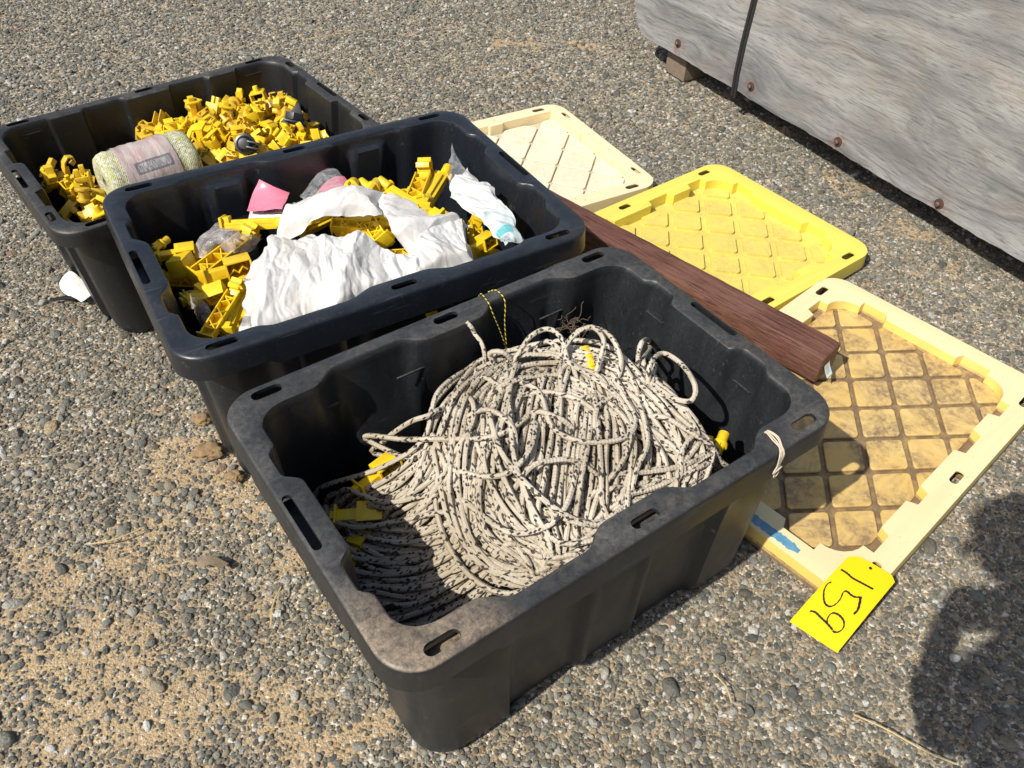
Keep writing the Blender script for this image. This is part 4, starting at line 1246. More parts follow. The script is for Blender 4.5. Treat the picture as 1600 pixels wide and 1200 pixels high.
def m_B(u, v):
    return .285 + .04 * math.exp(-((u - .06) ** 2 / .03 + (v - .06) ** 2 / .012)) - .04 * sstep(-u, .2, .33) * sstep(-v, .05, .2) + .02 * sstep(u, .1, .3) * sstep(v, .05, .2)
for i in range(46):
    u, v = ra.uniform(-.29, .29), ra.uniform(-.18, .18)
    if i < 10: u, v = ra.uniform(-.30, -.17), ra.uniform(-.17, .12)
    if i >= 34: u, v = ra.uniform(-.07, .12), ra.uniform(-.05, .06)
    k = ra.choice(['bar', 'chan', 'head', 'head', 'chan'])
    z = m_B(u, v) - (ra.uniform(.03, .055) if i < 34 else ra.uniform(.004, .03))
    g = ra.uniform(0, 6.28); L = NAT[k]
    a = Vector((u - L / 2 * math.cos(g), v - L / 2 * math.sin(g), z + ra.uniform(-.012, .012))); b = Vector((u + L / 2 * math.cos(g), v + L / 2 * math.sin(g), z + ra.uniform(-.012, .012)))
    for p in (a, b):
        p.x = max(-.305, min(.305, p.x)); p.y = max(-.19, min(.19, p.y))
    o = place_dir(PM[k], 'standoff_insulator', MBm, a, b, ra.uniform(-1, 1), k, 1.0)
    tag(o, 'yellow insulator half buried between the bags of the middle tote', 'fence insulator', 'yellow insulators half buried in the bag tote')

# the heap of small insulators in the weathered tote
def m_A(u, v):
    z = .228 + .03 * math.exp(-((u - .13) ** 2 / .03 + (v - .05) ** 2 / .02)) - .05 * sstep(u, .25, .33) - .03 * sstep(-v, .1, .2) + .004
    z -= .05 * math.exp(-((u + .15) ** 2 / .004 + (v - .12) ** 2 / .006))
    return z
GRP_A = 'small yellow insulators heaped in the weathered tote'
pts_a = []
tries = 0
while len(pts_a) < 190 and tries < 9000:
    tries += 1
    u, v = ra.uniform(-.285, .298), ra.uniform(-.168, .190)
    # bare dark wall shows behind the spool
    if -.225 < u < -.06 and v > .085: continue
    if u < -.20 and v > .17: continue
    lay = 0 if ra.random() < .66 else 1
    if -.21 < u < .0 and -.09 < v < .085 and lay == 0: lay = 1
    z = m_A(u, v) - lay * .026 + ra.uniform(-.008, .012)
    if any((u - p[0]) ** 2 + (v - p[1]) ** 2 + ((z - p[2]) * 1.3) ** 2 < .0255 ** 2 for p in pts_a): continue
    pts_a.append((u, v, z))
kinds = ['claw', 'claw', 'zplate', 'zplate', 'clipbox', 'hookarm', 'hookarm', 'clipbox', 'spoolknob', 'prong', 'prong', 'claw']
for (u, v, z) in pts_a:
    k = ra.choice(kinds)
    o = link_obj('wire_insulator', PMd[k] if ra.random() < .55 else PM[k])
    s = ra.uniform(1.0, 1.35)
    o.matrix_world = MA @ Matrix.Translation((u, v, z)) @ Euler((ra.uniform(0, 6.28), ra.uniform(0, 6.28), ra.uniform(0, 6.28))).to_matrix().to_4x4() @ Matrix.Scale(s, 4)
    tag(o, 'small yellow wire insulator in the heap inside the weathered tote', 'fence insulator', GRP_A)
# two black ones among them
for (u, v, z, lab) in ((.235, -.050, .285, 'black insulator with a pointed back in the heap of yellow ones'), (.085, -.10, .285, 'round black insulator low in the heap of yellow ones by the tote rim')):
    b = MB()
    if u > .1:
        b.prism([(-.030, -.018), (.030, -.018), (.004, .034)], -.004, .004); b.strip([(-.02, .006), (0, .014), (.02, .006), (.012, -.004)], .003, .016); b.box((0, -.012, .008), (.04, .004, .018))
    else:
        b.tube([(0, 0, -.010), (0, 0, .002), (0, 0, .0025), (0, 0, .010)], [.023, .023, .018, .012], 18)
        for s in (-1, 1): b.box((.022, s * .006, .010), (.030, .004, .006))
    o = link_obj('wire_insulator', b.mesh('black_insulator', 35, .0008), MAT['black'])
    o.matrix_world = MA @ Matrix.Translation((u, v, z)) @ Euler((.95, .15, -.75)).to_matrix().to_4x4()
    tag(o, lab, 'fence insulator')
# a few under the rope
for (u, v, z, g, k, lab) in ((-.270, .120, .175, -.6, 'head', 'yellow box-headed insulator under the rope near the dark tote corner'), (-.225, .125, .205, .15, 'head', 'yellow box-headed insulator sticking out from under the rope'),
                        (-.285, .085, .165, 2.0, 'knob', 'yellow knob insulator below the rope against the short wall'), (-.300, .045, .16, .4, 'head', 'yellow box-headed insulator deepest beside the handle wall of the rope tote'),
                        (.228, -.160, .262, .5, 'knob', 'yellow knob insulator between the rope and the rim'), (.248, -.135, .262, 2.4, 'clip', 'yellow wire clip beside the rope close to the rim'),
                        (.150, .045, .318, 1.2, 'knob', 'yellow knob insulator peeping out from the middle of the rope heap')):
    L = NAT[k]; a = Vector((u, v, z)); b = a + Vector((math.cos(g) * L, math.sin(g) * L, .01))
    o = place_dir(PM[k], 'standoff_insulator' if k in ('bar', 'head') else ('knob_insulator' if k == 'knob' else 'wire_clip'), MC, a, b, ra.uniform(-.6, .6), k)
    tag(o, lab, 'fence insulator')

# ------------------------------------------------------------------ the rope
def m_C(u, v):
    return .165 + .155 * sstep(u, -.31, -.04) - .05 * sstep(u, .2, .32) - .14 * sstep(u, .2, .29) * sstep(v, .0, .10) - .035 * sstep(-v, .09, .2) - .03 * sstep(v, .12, .19)
RR = .0041
def clampC(p):
    p.x = max(-.318, min(.318, p.x)); p.y = max(-.196, min(.200, p.y)); p.z = max(.02, p.z)
    return p
rrn = random.Random(5)
strands = []
for layer in range(4):
    for (g0, g1, n, zo) in ROPE_FAMILIES:
        nn = int(n * (.74 if layer == 0 else .92))
        for k in range(nn):
            t = (k + rrn.uniform(-.75, .75)) / max(1, nn - 1)
            t = min(1.05, max(-.05, t))
            pts = []
            bow = rrn.gauss(0, .018); ph = rrn.uniform(0, 6.28)
            zj = rrn.uniform(-.011, .011)
            t2 = t + rrn.gauss(0, .12)
            m_ = len(g0)
            for i in range(m_):
                s = i / (m_ - 1)
                tt = t * (1 - s) + t2 * s
                a = Vector(g0[i]); b = Vector(g1[i])
                p = a.lerp(b, tt)
                p.x += rrn.gauss(0, .0045) + bow * math.sin(math.pi * s); p.y += rrn.gauss(0, .0035)
                p.z = min(p.z, m_C(max(-.31, min(.31, p.x)), max(-.19, min(.19, p.y))) + .006) + zo + zj - layer * .0092 + .004 * math.sin(ph + 5 * s)
                pts.append(clampC(p))
            # ends tuck down into the heap
            e0 = pts[0] + (pts[0] - pts[1]).normalized() * .018; e0.z -= .030
            e1 = pts[-1] + (pts[-1] - pts[-2]).normalized() * .018; e1.z -= .030
            pts = [clampC(e0)] + pts + [clampC(e1)]
            strands.append(pts)
rrn.shuffle(strands)
# lay them end to end as one continuous line: each strand starts near where the last stopped
order = [strands.pop()]
while strands:
    e = order[-1][-1]
    best = None; bi = 0; rev = False
    for i, s in enumerate(strands):
        d0 = (s[0] - e).length_squared; d1 = (s[-1] - e).length_squared
        if best is None or d0 < best: best, bi, rev = d0, i, False
        if d1 < best: best, bi, rev = d1, i, True
    s = strands.pop(bi)
    order.append(s[::-1] if rev else s)
path = []
for s in order:
    if path:
        a = path[-1]; b = s[0]
        if (a - b).length > .03:
            mid = a.lerp(b, .5); mid.z = min(a.z, b.z) - .035
            path.append(clampC(mid))
    path += s
for k in range(18):      # loose bights thrown across the heap
    u, v = rrn.uniform(-.12, .25), rrn.uniform(-.14, .11); g = rrn.uniform(0, 6.28); L = rrn.uniform(.07, .17); cv = rrn.uniform(-.05, .05)
    pts = []
    for j in range(5):
        s = j / 4 - .5
        p = Vector((u + L * s * math.cos(g) - cv * (1 - 4 * s * s) * math.sin(g), v + L * s * math.sin(g) + cv * (1 - 4 * s * s) * math.cos(g), 0))
        p.x = max(-.27, min(.27, p.x)); p.y = max(-.175, min(.15, p.y))
        p.z = m_C(p.x, p.y) + (.011 if 0 < j < 4 else -.012) + rrn.uniform(-.002, .004)
        pts.append(p)
    a = pts[0].copy(); a.z -= .03; b = pts[-1].copy(); b.z -= .03
    path += [clampC(a)] + pts + [clampC(b)]
for i_, lp in enumerate(ROPE_LOOPS):
    lp = [Vector(p) for p in lp]
    if i_ == len(ROPE_LOOPS) - 1: continue
    a = lp[0].copy(); a.z -= .035; b = lp[-1].copy(); b.z -= .035
    if i_ == 6: a = lp[0] - (lp[1] - lp[0]) * .01
    path += ([clampC(a)] if i_ != 6 else []) + lp + [clampC(b)]
def rope_mesh(name, pts, r, n, step, uvscale=1.0):
    P = np.array([tuple(p) for p in catmull(pts, step)])
    keep = np.r_[True, np.linalg.norm(np.diff(P, axis=0), axis=1) > 1e-5]
    P = P[keep]
    m = len(P)
    T = np.zeros_like(P); T[1:-1] = P[2:] - P[:-2]; T[0] = P[1] - P[0]; T[-1] = P[-1] - P[-2]
    T /= np.linalg.norm(T, axis=1)[:, None] + 1e-12
    A = np.zeros_like(P)
    a = np.cross(T[0], [0.3, 0.2, 1.0]); a /= np.linalg.norm(a)
    for i in range(m):
        a = a - T[i] * (a @ T[i]); l = np.linalg.norm(a)
        if l < 1e-6: a = np.cross(T[i], [1.0, .3, .2]); l = np.linalg.norm(a)
        a = a / l; A[i] = a
    B = np.cross(T, A)
    L = np.r_[0, np.cumsum(np.linalg.norm(np.diff(P, axis=0), axis=1))]
    g = np.arange(n) * 2 * np.pi / n
    V = P[:, None, :] + r * (A[:, None, :] * np.cos(g)[None, :, None] + B[:, None, :] * np.sin(g)[None, :, None])
    V = V.reshape(-1, 3)
    i, k = np.meshgrid(np.arange(m - 1), np.arange(n), indexing='ij')
    k2 = (k + 1) % n
    F = np.stack([i * n + k, i * n + k2, (i + 1) * n + k2, (i + 1) * n + k], -1).reshape(-1, 4)
    me = bpy.data.meshes.new(name)
    me.vertices.add(len(V)); me.vertices.foreach_set('co', V.astype(np.float32).ravel())
    me.loops.add(F.size); me.loops.foreach_set('vertex_index', F.astype(np.int32).ravel())
    me.polygons.add(len(F)); me.polygons.foreach_set('loop_start', np.arange(0, F.size, 4, dtype=np.int32))
    me.update(calc_edges=True)
    uv = me.uv_layers.new(name='UVMap')
    kk = k.reshape(-1); iv = i.reshape(-1)
    U = np.stack([kk, kk + 1, kk + 1, kk], -1) / n
    W = np.stack([L[iv], L[iv], L[iv + 1], L[iv + 1]], -1) * uvscale
    uv.data.foreach_set('uv', np.stack([U, W], -1).astype(np.float32).ravel())
    me.shade_smooth()
    return me
rope = link_obj('rope', rope_mesh('rope', path, RR, 8, .0065), MAT['rope'])
rope.matrix_world = MC
tag(rope, 'long white braided rope with black flecks lying in a tangled heap', 'rope')

def cord(name, pts, r, mat, M0, label, cat):
    o = link_obj(name, rope_mesh(name, [Vector(p) for p in pts], r, 6, .004), mat)
    o.matrix_world = M0
    tag(o, label, cat)
    return o
tail = [Vector(p) for p in ROPE_LOOPS[-1]]
tail = [clampC(tail[0] - Vector((0, 0, .03)))] + tail + [tail[-1] + Vector((-.004, .004, .014)), tail[-1] + Vector((-.008, .012, .020))]
o = link_obj('rope_end', rope_mesh('rope_end', tail, .0036, 8, .005), MAT['rope']); o.matrix_world = MC
tag(o, 'short frayed rope end hooked up to the middle slot of the dusty rim', 'rope')
cord('striped_cord', [(.080, .262, .352), (.079, .252, .3655), (.077, .235, .3662), (.075, .222, .3640), (.078, .213, .345), (.086, .210, .32), (.094, .206, .29), (.099, .202, .262), (.0985, .206, .29), (.099, .212, .325), (.102, .216, .352), (.104, .224, .3655), (.104, .246, .3662), (.100, .262, .354)], .0010, MAT['striped'], MC, 'thin yellow and black cord hanging over the back rim of the dusty tote', 'cord')
# frayed string tied round the rim
for k in range(1):
    b = []
    off = [0, .004, -.003, .006]
    pts = []
    for j, e in enumerate(off):
        seq = [(.242 + e, -.212, .352), (.240 + e * .6, -.219, .3645), (.238 + e * 1.2, -.235, .3655), (.233 + e * .5, -.250, .3655), (.229 + e, -.2575, .358), (.227 + e * .5, -.2595, .338), (.224 + e * 1.8, -.261, .318 + .006 * j)]
        pts += seq if j % 2 == 0 else seq[::-1]
    cord('string', pts, .0012, MAT['cord'], MC, 'pale frayed string looped over the front rim of the dusty tote', 'string')
# clump of dry roots behind the rope
rb = MB(); rq = random.Random(8)
for k in range(26):
    p = Vector((rq.gauss(.215, .010), rq.gauss(.168, .010), .292)); pts = [p.copy()]
    d = Vector((rq.gauss(0, .7), rq.gauss(.0, .5), rq.uniform(.2, 1))).normalized()
    for j in range(6):
        d = (d + Vector((rq.gauss(0, .6), rq.gauss(0, .6), rq.gauss(-.1, .5)))).normalized()
        p = p + d * .0065
        p.y = min(p.y, .200); pts.append(p.copy())
    rb.tube(pts, .00055, 4, False)
o = link_obj('dry_root_clump', rb.mesh('roots', None), MAT['roots']); o.matrix_world = MC
tag(o, 'small tangle of dry brown roots behind the white rope', 'dried plant')
# ------------------------------------------------------------------ plastic bags and paper in the middle tote
def grid_eval(rows, nu, nv):
    """smooth surface through a small grid of points"""
    nr, ncol = len(rows), len(rows[0])
    def cr(P, t):
        n = len(P) - 1
        x = t * n; i = min(int(x), n - 1); f = x - i
        a = P[i - 1] if i > 0 else P[i] * 2 - P[i + 1]
        b, c = P[i], P[i + 1]
        d = P[i + 2] if i + 2 <= n else P[i + 1] * 2 - P[i]
        return 0.5 * ((2 * b) + (c - a) * f + (2 * a - 5 * b + 4 * c - d) * f * f + (3 * b - a - 3 * c + d) * f ** 3)
    RW = [[Vector(p) for p in r] for r in rows]
    out = []
    for i in range(nu):
        row = [cr(r, i / (nu - 1)) for r in RW]
        out.append([cr(row, j / (nv - 1)) for j in range(nv)])
    return out
def tri(x):
    x = x - math.floor(x)
    return abs(2 * x - 1) * 2 - 1
def crumple(name, rows, nu, nv, amp, seed, mat, label, cat, jag=.006, aniso=(1, 1, 1), droop=.03, freq=None, M0=None, over=.0, bulge=0.0, grain=0.0, nf=17):
    """a film with sharp straight creases (sum of folded waves along many directions), sagging ragged edges"""
    S = grid_eval(rows, nu, nv)
    rq = random.Random(seed)
    off = Vector((rq.uniform(0, 90), rq.uniform(0, 90), rq.uniform(0, 90)))
    folds = []
    for k in range(nf):
        g = rq.uniform(0, math.pi) if k % 2 else rq.gauss(grain, .7)
        f = rq.uniform(5, 11) if k < 4 else (rq.uniform(12, 26) if k < 10 else rq.uniform(30, 60))
        folds.append((math.cos(g), math.sin(g), f, rq.random(), (9.0 / f) ** 1.15, Vector((rq.uniform(0, 50), rq.uniform(0, 50), 0))))
    cg, sg = math.cos(grain), math.sin(grain)
    octs = [(9.0, .50, 2.2, off), (20.0, .46, 3.0, off * 1.7), (48.0, .36, 3.2, off * 2.3), (105.0, .20, 2.2, off * 3.1)]
    vs = []
    for i in range(nu):
        for j in range(nv):
            p = S[i][j].copy()
            u = i / (nu - 1); v = j / (nv - 1)
            q_ = p + off
            wx = mnoise.noise(q_ * 11) * .016 + mnoise.noise(q_ * 28) * .004
            wy = mnoise.noise(q_ * 11 + Vector((7, 3, 1))) * .016 + mnoise.noise(q_ * 28 + Vector((2, 8, 1))) * .004
            h = 0.0
            # cone-shaped cells meeting in sharp creases, drawn out along the pull of the film
            X = (p.x + wx) * cg + (p.y + wy) * sg; Y = -(p.x + wx) * sg + (p.y + wy) * cg
            for (f, sl, st, so) in octs:
                d = mnoise.voronoi(Vector((X * f / st, Y * f, 0)) + so)[0]
                h += sl * (d[0] if f < 40 else d[1] - d[0]) / f
            h += .0022 * mnoise.noise(q_ * 24)
            e = min(u, 1 - u, v, 1 - v)
            ed = 1 - sstep(e, 0, .10)
            p.z += h * amp * 50 - amp * .9 + bulge * math.sin(math.pi * u) * math.sin(math.pi * v)
            p.z -= droop * ed * (.55 + .8 * mnoise.noise(q_ * 22))
            sh = Vector((mnoise.noise(q_ * 40), mnoise.noise(q_ * 40 + Vector((5, 9, 2))), mnoise.noise(q_ * 30)))
            sh2 = Vector((mnoise.noise(q_ * 13), mnoise.noise(q_ * 13 + Vector((5, 9, 2))), 0))
            p += sh * (jag * (.12 + ed * 1.3)) + sh2 * jag * ed * 2.2
            vs.append(p)
    fs = [(i * nv + j, (i + 1) * nv + j, (i + 1) * nv + j + 1, i * nv + j + 1) for i in range(nu - 1) for j in range(nv - 1)]
    me = mesh(name, vs, fs, 179)
    uv = me.uv_layers.new(name='UVMap')
    for L in me.loops:
        i, j = divmod(L.vertex_index, nv)
        uv.data[L.index].uv = (i / (nu - 1), j / (nv - 1))
    o = link_obj(name, me, mat)
    o.matrix_world = M0 or MBm
    tag(o, label, cat)
    return o
crumple('plastic_sheet', SHEETS['main'], 230, 170, .019, 1, MAT['film'], 'large crumpled white plastic sheet spread over the front of the middle tote', 'plastic bag', .006, (1, 1.6, 1), .026, bulge=.006, grain=1.2)
crumple('plastic_sheet', SHEETS['arch'], 130, 80, .018, 2, MAT['film'], 'arched white plastic strip over the torn opening between yellow insulators', 'plastic bag', .004, (1.3, 1, 1), .022, bulge=.010)
crumple('plastic_sheet', SHEETS['arch2'], 130, 80, .017, 3, MAT['film'], 'greyish white plastic fold draped behind the torn opening', 'plastic bag', .004, (1, 1.3, 1), .022, bulge=.006)
crumple('plastic_sheet', SHEETS['side'], 130, 110, .016, 4, MAT['film'], 'pleated white plastic piece beside the front rim of the middle tote', 'plastic bag', .004, (1, 1, 1), .03, bulge=.010, grain=1.57)
crumple('plastic_sheet', SHEETS['strip'], 130, 80, .018, 5, MAT['film'], 'twisted white plastic strip against the end wall of the middle tote', 'plastic bag', .006, (1, 1.6, 1), .008, bulge=.003, grain=-.9)
crumple('printed_bag', SHEETS['teal'], 80, 50, .012, 6, MAT['tealfilm'], 'printed plastic bag with a teal band along the end wall', 'plastic bag', .005, (1, 1, 1), .008, bulge=.003, grain=-.9)
crumple('clear_bag', SHEETS['tip'], 60, 40, .010, 7, MAT['clear'], 'clear plastic bag tip standing up near the end wall', 'plastic bag', .004, (1, 1, 1), .006)
crumple('clear_bag', SHEETS['clearbag'], 60, 50, .016, 8, MAT['clear2'], 'cloudy clear plastic bag behind the ribbed yellow insulator', 'plastic bag', .004, (1, 1, 1), .03, bulge=.022)
crumple('clear_bag', SHEETS['pinkbag'], 60, 40, .012, 9, MAT['clear'], 'clear plastic bag with pink print beside the yellow knobs', 'plastic bag', .003, (1, 1, 1), .012, bulge=.014)
crumple('clear_bag', SHEETS['lowbag'], 50, 40, .012, 10, MAT['clear2'], 'cloudy plastic bag low in the front corner of the middle tote', 'plastic bag', .003, (1, 1, 1), .02, bulge=.010)
pb = [[tuple(Vector(p) + Vector((.012, .0, -.014))) for p in r] for r in SHEETS['pinkbag']]
crumple('pink_leaflet', pb, 30, 24, .004, 12, MAT['pink'], 'crumpled pink leaflet seen inside the clear bag', 'leaflet', .001, (1, 1, 1), .002)
rag = crumple('white_bag', SHEETS['mrag'], 50, 30, .008, 11, MAT['film'], 'white lettered bag edge under the pink vinyl sheet', 'plastic bag', .003, (1, 1, 1), .012)
pk = crumple('vinyl_sheet', SHEETS['pink'], 40, 40, .006, 13, MAT['pink'], 'stiff pink vinyl sheet standing against the long wall', 'vinyl sheet', .0006, (1, 1, 1), .0, freq=(7, 14, 60), bulge=.006)
# lettering on the white bag edge
def strokes(polys, w, fn, lift=.0012):
    """pen strokes as flat ribbons; fn maps (s,t) to a 3D point"""
    b = MB()
    for pl in polys:
        pts = catmull([(p[0], p[1], 0) for p in pl], .012) if len(pl) > 2 else [Vector((pl[0][0], pl[0][1], 0)), Vector((pl[1][0], pl[1][1], 0))]
        n = len(pts); vs = []
        for i, p in enumerate(pts):
            d = (pts[min(i + 1, n - 1)] - pts[max(i - 1, 0)]).normalized()
            ww = w * (.75 + .35 * math.sin(i * 1.3) * .3)
            a = Vector((-d.y, d.x, 0)) * ww
            vs.append(fn(p + a)); vs.append(fn(p - a))
        b.add(vs, [(2 * i, 2 * i + 1, 2 * i + 3, 2 * i + 2) for i in range(n - 1)])
    return b
rs = grid_eval(SHEETS['mrag'], 9, 9)
def rag_pt(p):
    s, t = p.x, p.y
    a = Vector(rs[min(8, max(0, int(s * 8)))][min(8, max(0, int(t * 8)))])
    i0 = min(7, int(s * 8)); j0 = min(7, int(t * 8)); fu = s * 8 - i0; fv = t * 8 - j0
    q_ = rs[i0][j0].lerp(rs[i0 + 1][j0], fu).lerp(rs[i0][j0 + 1].lerp(rs[i0 + 1][j0 + 1], fu), fv)
    q_.z += .009
    return q_
Mst = [[(.38, .25), (.40, .75)], [(.40, .75), (.45, .40)], [(.45, .40), (.50, .78)], [(.50, .78), (.50, .28)], [(.56, .28), (.61, .78)], [(.61, .78), (.66, .30)], [(.585, .48), (.635, .48)], [(.72, .30), (.72, .78)]]
lt = link_obj('lettering', strokes(Mst, .012, rag_pt).mesh('lettering', None), MAT['print'], rag)

# ------------------------------------------------------------------ twine spool in the weathered tote
sp0 = empty('twine_spool')
tag(sp0, 'roll of green flecked fence twine in a pink and grey printed wrap', 'twine spool')
L_, r_ = .195, .067
ax0 = Vector((-.205, -.040, .252)); ax1 = Vector((-.018, -.036, .252))
def lathe(prof, n, name, mat, parent, a0=0.0, a1=2 * math.pi, closed=True, wob=.0):
    vs = []; fs = []; uvs = []
    m = n if closed else n + 1
    for i, (x, r) in enumerate(prof):
        for k in range(m):
            g = a0 + (a1 - a0) * k / n
            rr = r * (1 + wob * mnoise.noise(Vector((x * 30, math.cos(g) * 1.6, math.sin(g) * 1.6))))
            vs.append((x, rr * math.cos(g), rr * math.sin(g)))
    for i in range(len(prof) - 1):
        for k in range(n):
            k2 = (k + 1) % m if closed else k + 1
            fs.append((i * m + k, (i + 1) * m + k, (i + 1) * m + k2, i * m + k2))
    me = mesh(name, vs, fs, 50)
    uv = me.uv_layers.new(name='UVMap')
    x0, x1 = prof[0][0], prof[-1][0]
    idx = 0
    for p in me.polygons:
        i, k = divmod(idx, n)
        ks = (k, k, k + 1, k + 1); is_ = (i, i + 1, i + 1, i)
        for li, kk, i2 in zip(p.loop_indices, ks, is_):
            uv.data[li].uv = (kk / n, (prof[i2][0] - x0) / (x1 - x0))
        idx += 1
    return link_obj(name, me, mat, parent)
prof = [(-L_ / 2 + .012, .018), (-L_ / 2 + .004, .020), (-L_ / 2, .030), (-L_ / 2, .053), (-L_ / 2 + .003, .0615), (-L_ / 2 + .010, .0660)]
prof += [(-L_ / 2 + .013 + (L_ - .026) * k / 20, r_ + .0012 * math.sin(k * 2.1)) for k in range(1, 20)]
prof += [(L_ / 2 - .010, .0660), (L_ / 2 - .003, .0615), (L_ / 2, .053), (L_ / 2, .030), (L_ / 2 - .004, .020), (L_ / 2 - .012, .018)]
lathe(prof, 56, 'twine', MAT['twine'], sp0, wob=.05)
lab_prof = [(-.062 + .112 * k / 18, r_ + .0022 + .0006 * math.sin(k * 1.9)) for k in range(19)]
lathe(lab_prof, 72, 'wrap_label', MAT['wraplabel'], sp0, wob=.05)
ax = (ax1 - ax0).normalized()
zz = Vector((0, 0, 1)); yy = zz.cross(ax).normalized(); zz = ax.cross(yy)
cen = (ax0 + ax1) / 2
SPIN = R(20)
sp0.matrix_world = MA @ Matrix(((ax.x, yy.x, zz.x, cen.x), (ax.y, yy.y, zz.y, cen.y), (ax.z, yy.z, zz.z, cen.z), (0, 0, 0, 1))) @ Matrix.Rotation(SPIN, 4, 'X')

# ------------------------------------------------------------------ number tag on the dirty lid
TL, TR, BR, BL = Vector((.583, .829, .047)), Vector((.6475, .7835, .045)), Vector((.525, .659, .021)), Vector((.461, .710, .021))
def tag_pt(s, t, lift=0.0):
    p = TL.lerp(TR, s).lerp(BL.lerp(BR, s), t)
    p.z += .006 * math.sin(math.pi * t) + .003 * math.sin(math.pi * s) * (1 - t) + lift
    return p
nt, ns = 26, 16
def tag_edge(s, t):
    # two clipped top corners
    return not ((s + t * 2.6 < .16) or ((1 - s) + t * 2.6 < .13))
tb = MB(); ids = {}
vs = []
for i in range(nt + 1):
    for j in range(ns + 1):
        s, t = j / ns, i / nt
        c1, c2 = .15, .12
        tmin = max(0, (c1 - s) / 2.4, (c2 - (1 - s)) / 2.4)
        t = tmin + (1 - tmin) * t
        vs.append(tag_pt(s, t))
n1 = len(vs)
vs += [v - Vector((0, 0, .0005)) for v in vs]
fs = []
W = ns + 1
for i in range(nt):
    for j in range(ns):
        a = i * W + j
        fs.append((a, a + W, a + W + 1, a + 1)); fs.append((a + n1, a + n1 + 1, a + n1 + W + 1, a + n1 + W))
edge = [j for j in range(ns)] + [i * W + ns for i in range(nt)] + [nt * W + ns - j for j in range(ns)] + [(nt - i) * W for i in range(nt)]
for k in range(len(edge)):
    a, b_ = edge[k], edge[(k + 1) % len(edge)]
    fs.append((a, b_, b_ + n1, a + n1))
tb.add(vs, fs)
tagroot = link_obj('number_tag', tb.mesh('number_tag', 60), MAT['tag'])
tag(tagroot, 'yellow card tag with 159 written on it in black marker', 'tag')
def tfn(p): return tag_pt(p.x, p.y, .0007)
one = [(.07, .248), (.203, .254), (.35, .273), (.529, .271), (.78, .262)]
five_a = [(.101, .431), (.069, .468), (.095, .541), (.176, .612), (.263, .659), (.342, .671), (.404, .652), (.438, .595), (.43, .528), (.396, .47), (.405, .442)]
five_b = [(.405, .442), (.454, .437), (.546, .447), (.627, .440), (.695, .411)]
five_c = [(.695, .411), (.752, .47), (.805, .545), (.798, .602)]
nine_a = [(.158, .807), (.245, .791), (.382, .805), (.541, .822), (.689, .845)]
nine_b = [(.541, .822), (.496, .789), (.476, .737), (.506, .701), (.599, .690), (.705, .704), (.774, .733), (.813, .782), (.794, .826), (.75, .85), (.696, .852)]
link_obj('digits', strokes([one, five_a, five_b, nine_a, nine_b], .0150, tfn).mesh('digits', None), MAT['ink'], tagroot)
link_obj('digit_stroke', strokes([five_c], .026, tfn).mesh('digit_stroke', None), MAT['ink'], tagroot)
hb = MB(); c_ = tag_pt(.481, .067, .0008)
hb.tube([c_, c_ + Vector((0, 0, .0004))], .0028, 12)
link_obj('punched_hole', hb.mesh('punched_hole', None), MAT['ink'], tagroot)

# ------------------------------------------------------------------ small litter on the gravel
cr = crumple('plastic_scrap', [[(-1.03, 1.525, .018), (-.985, 1.49, .030), (-.945, 1.450, .016)], [(-1.035, 1.50, .014), (-1.0, 1.468, .032), (-.955, 1.432, .012)], [(-1.035, 1.485, .012), (-1.01, 1.450, .014), (-.962, 1.425, .010)]],
             24, 20, .004, 31, MAT['whitecard'], 'white torn plastic scrap leaning against the weathered tote', 'scrap', .0012, droop=.002, M0=Matrix.Identity(4))
sb = MB(); sb.tube([(-1.035, 1.432, .012), (-1.0, 1.438, .016), (-.955, 1.442, .014)], [.004, .0045, .0035], 7)
tag(link_obj('stick', sb.mesh('stick', 50), MAT['black']), 'short black stick beside the white plastic scrap', 'stick')
crumple('bark_chip', [[(-.510, .782, .012), (-.483, .786, .014), (-.456, .772, .010)], [(-.504, .766, .010), (-.483, .764, .015), (-.466, .760, .010)]], 16, 12, .004, 33, MAT['bark'], 'flat brown bark chip on the sandy gravel in front of the totes', 'bark chip', .0015, droop=.002, M0=Matrix.Identity(4))
for i, (pts, lab) in enumerate((
    ([(.53, .565, .012), (.57, .545, .014), (.62, .515, .013), (.66, .50, .010)], 'long pale straw curving by the photographer shadow'),
    ([(-.36, .735, .012), (-.365, .70, .014), (-.36, .665, .012)], 'pale straw stalk lying straight below the bark chip'),
    ([(-.78, 2.90, .012), (-.68, 2.95, .016), (-.55, 3.02, .014)], 'dry straw far out on the grey gravel beyond the totes'),
    ([(-.62, .84, .010), (-.66, .81, .013), (-.70, .80, .010)], 'thin dry straw beside a sandy patch'),
    ([(.33, .62, .010), (.345, .60, .012), (.35, .575, .010)], 'short straw on the pebbles in front of the dusty tote'))):
    b = MB(); b.tube(catmull(pts, .01), .0013, 5)
    tag(link_obj('straw', b.mesh('straw', 50), MAT['straw']), lab, 'straw')
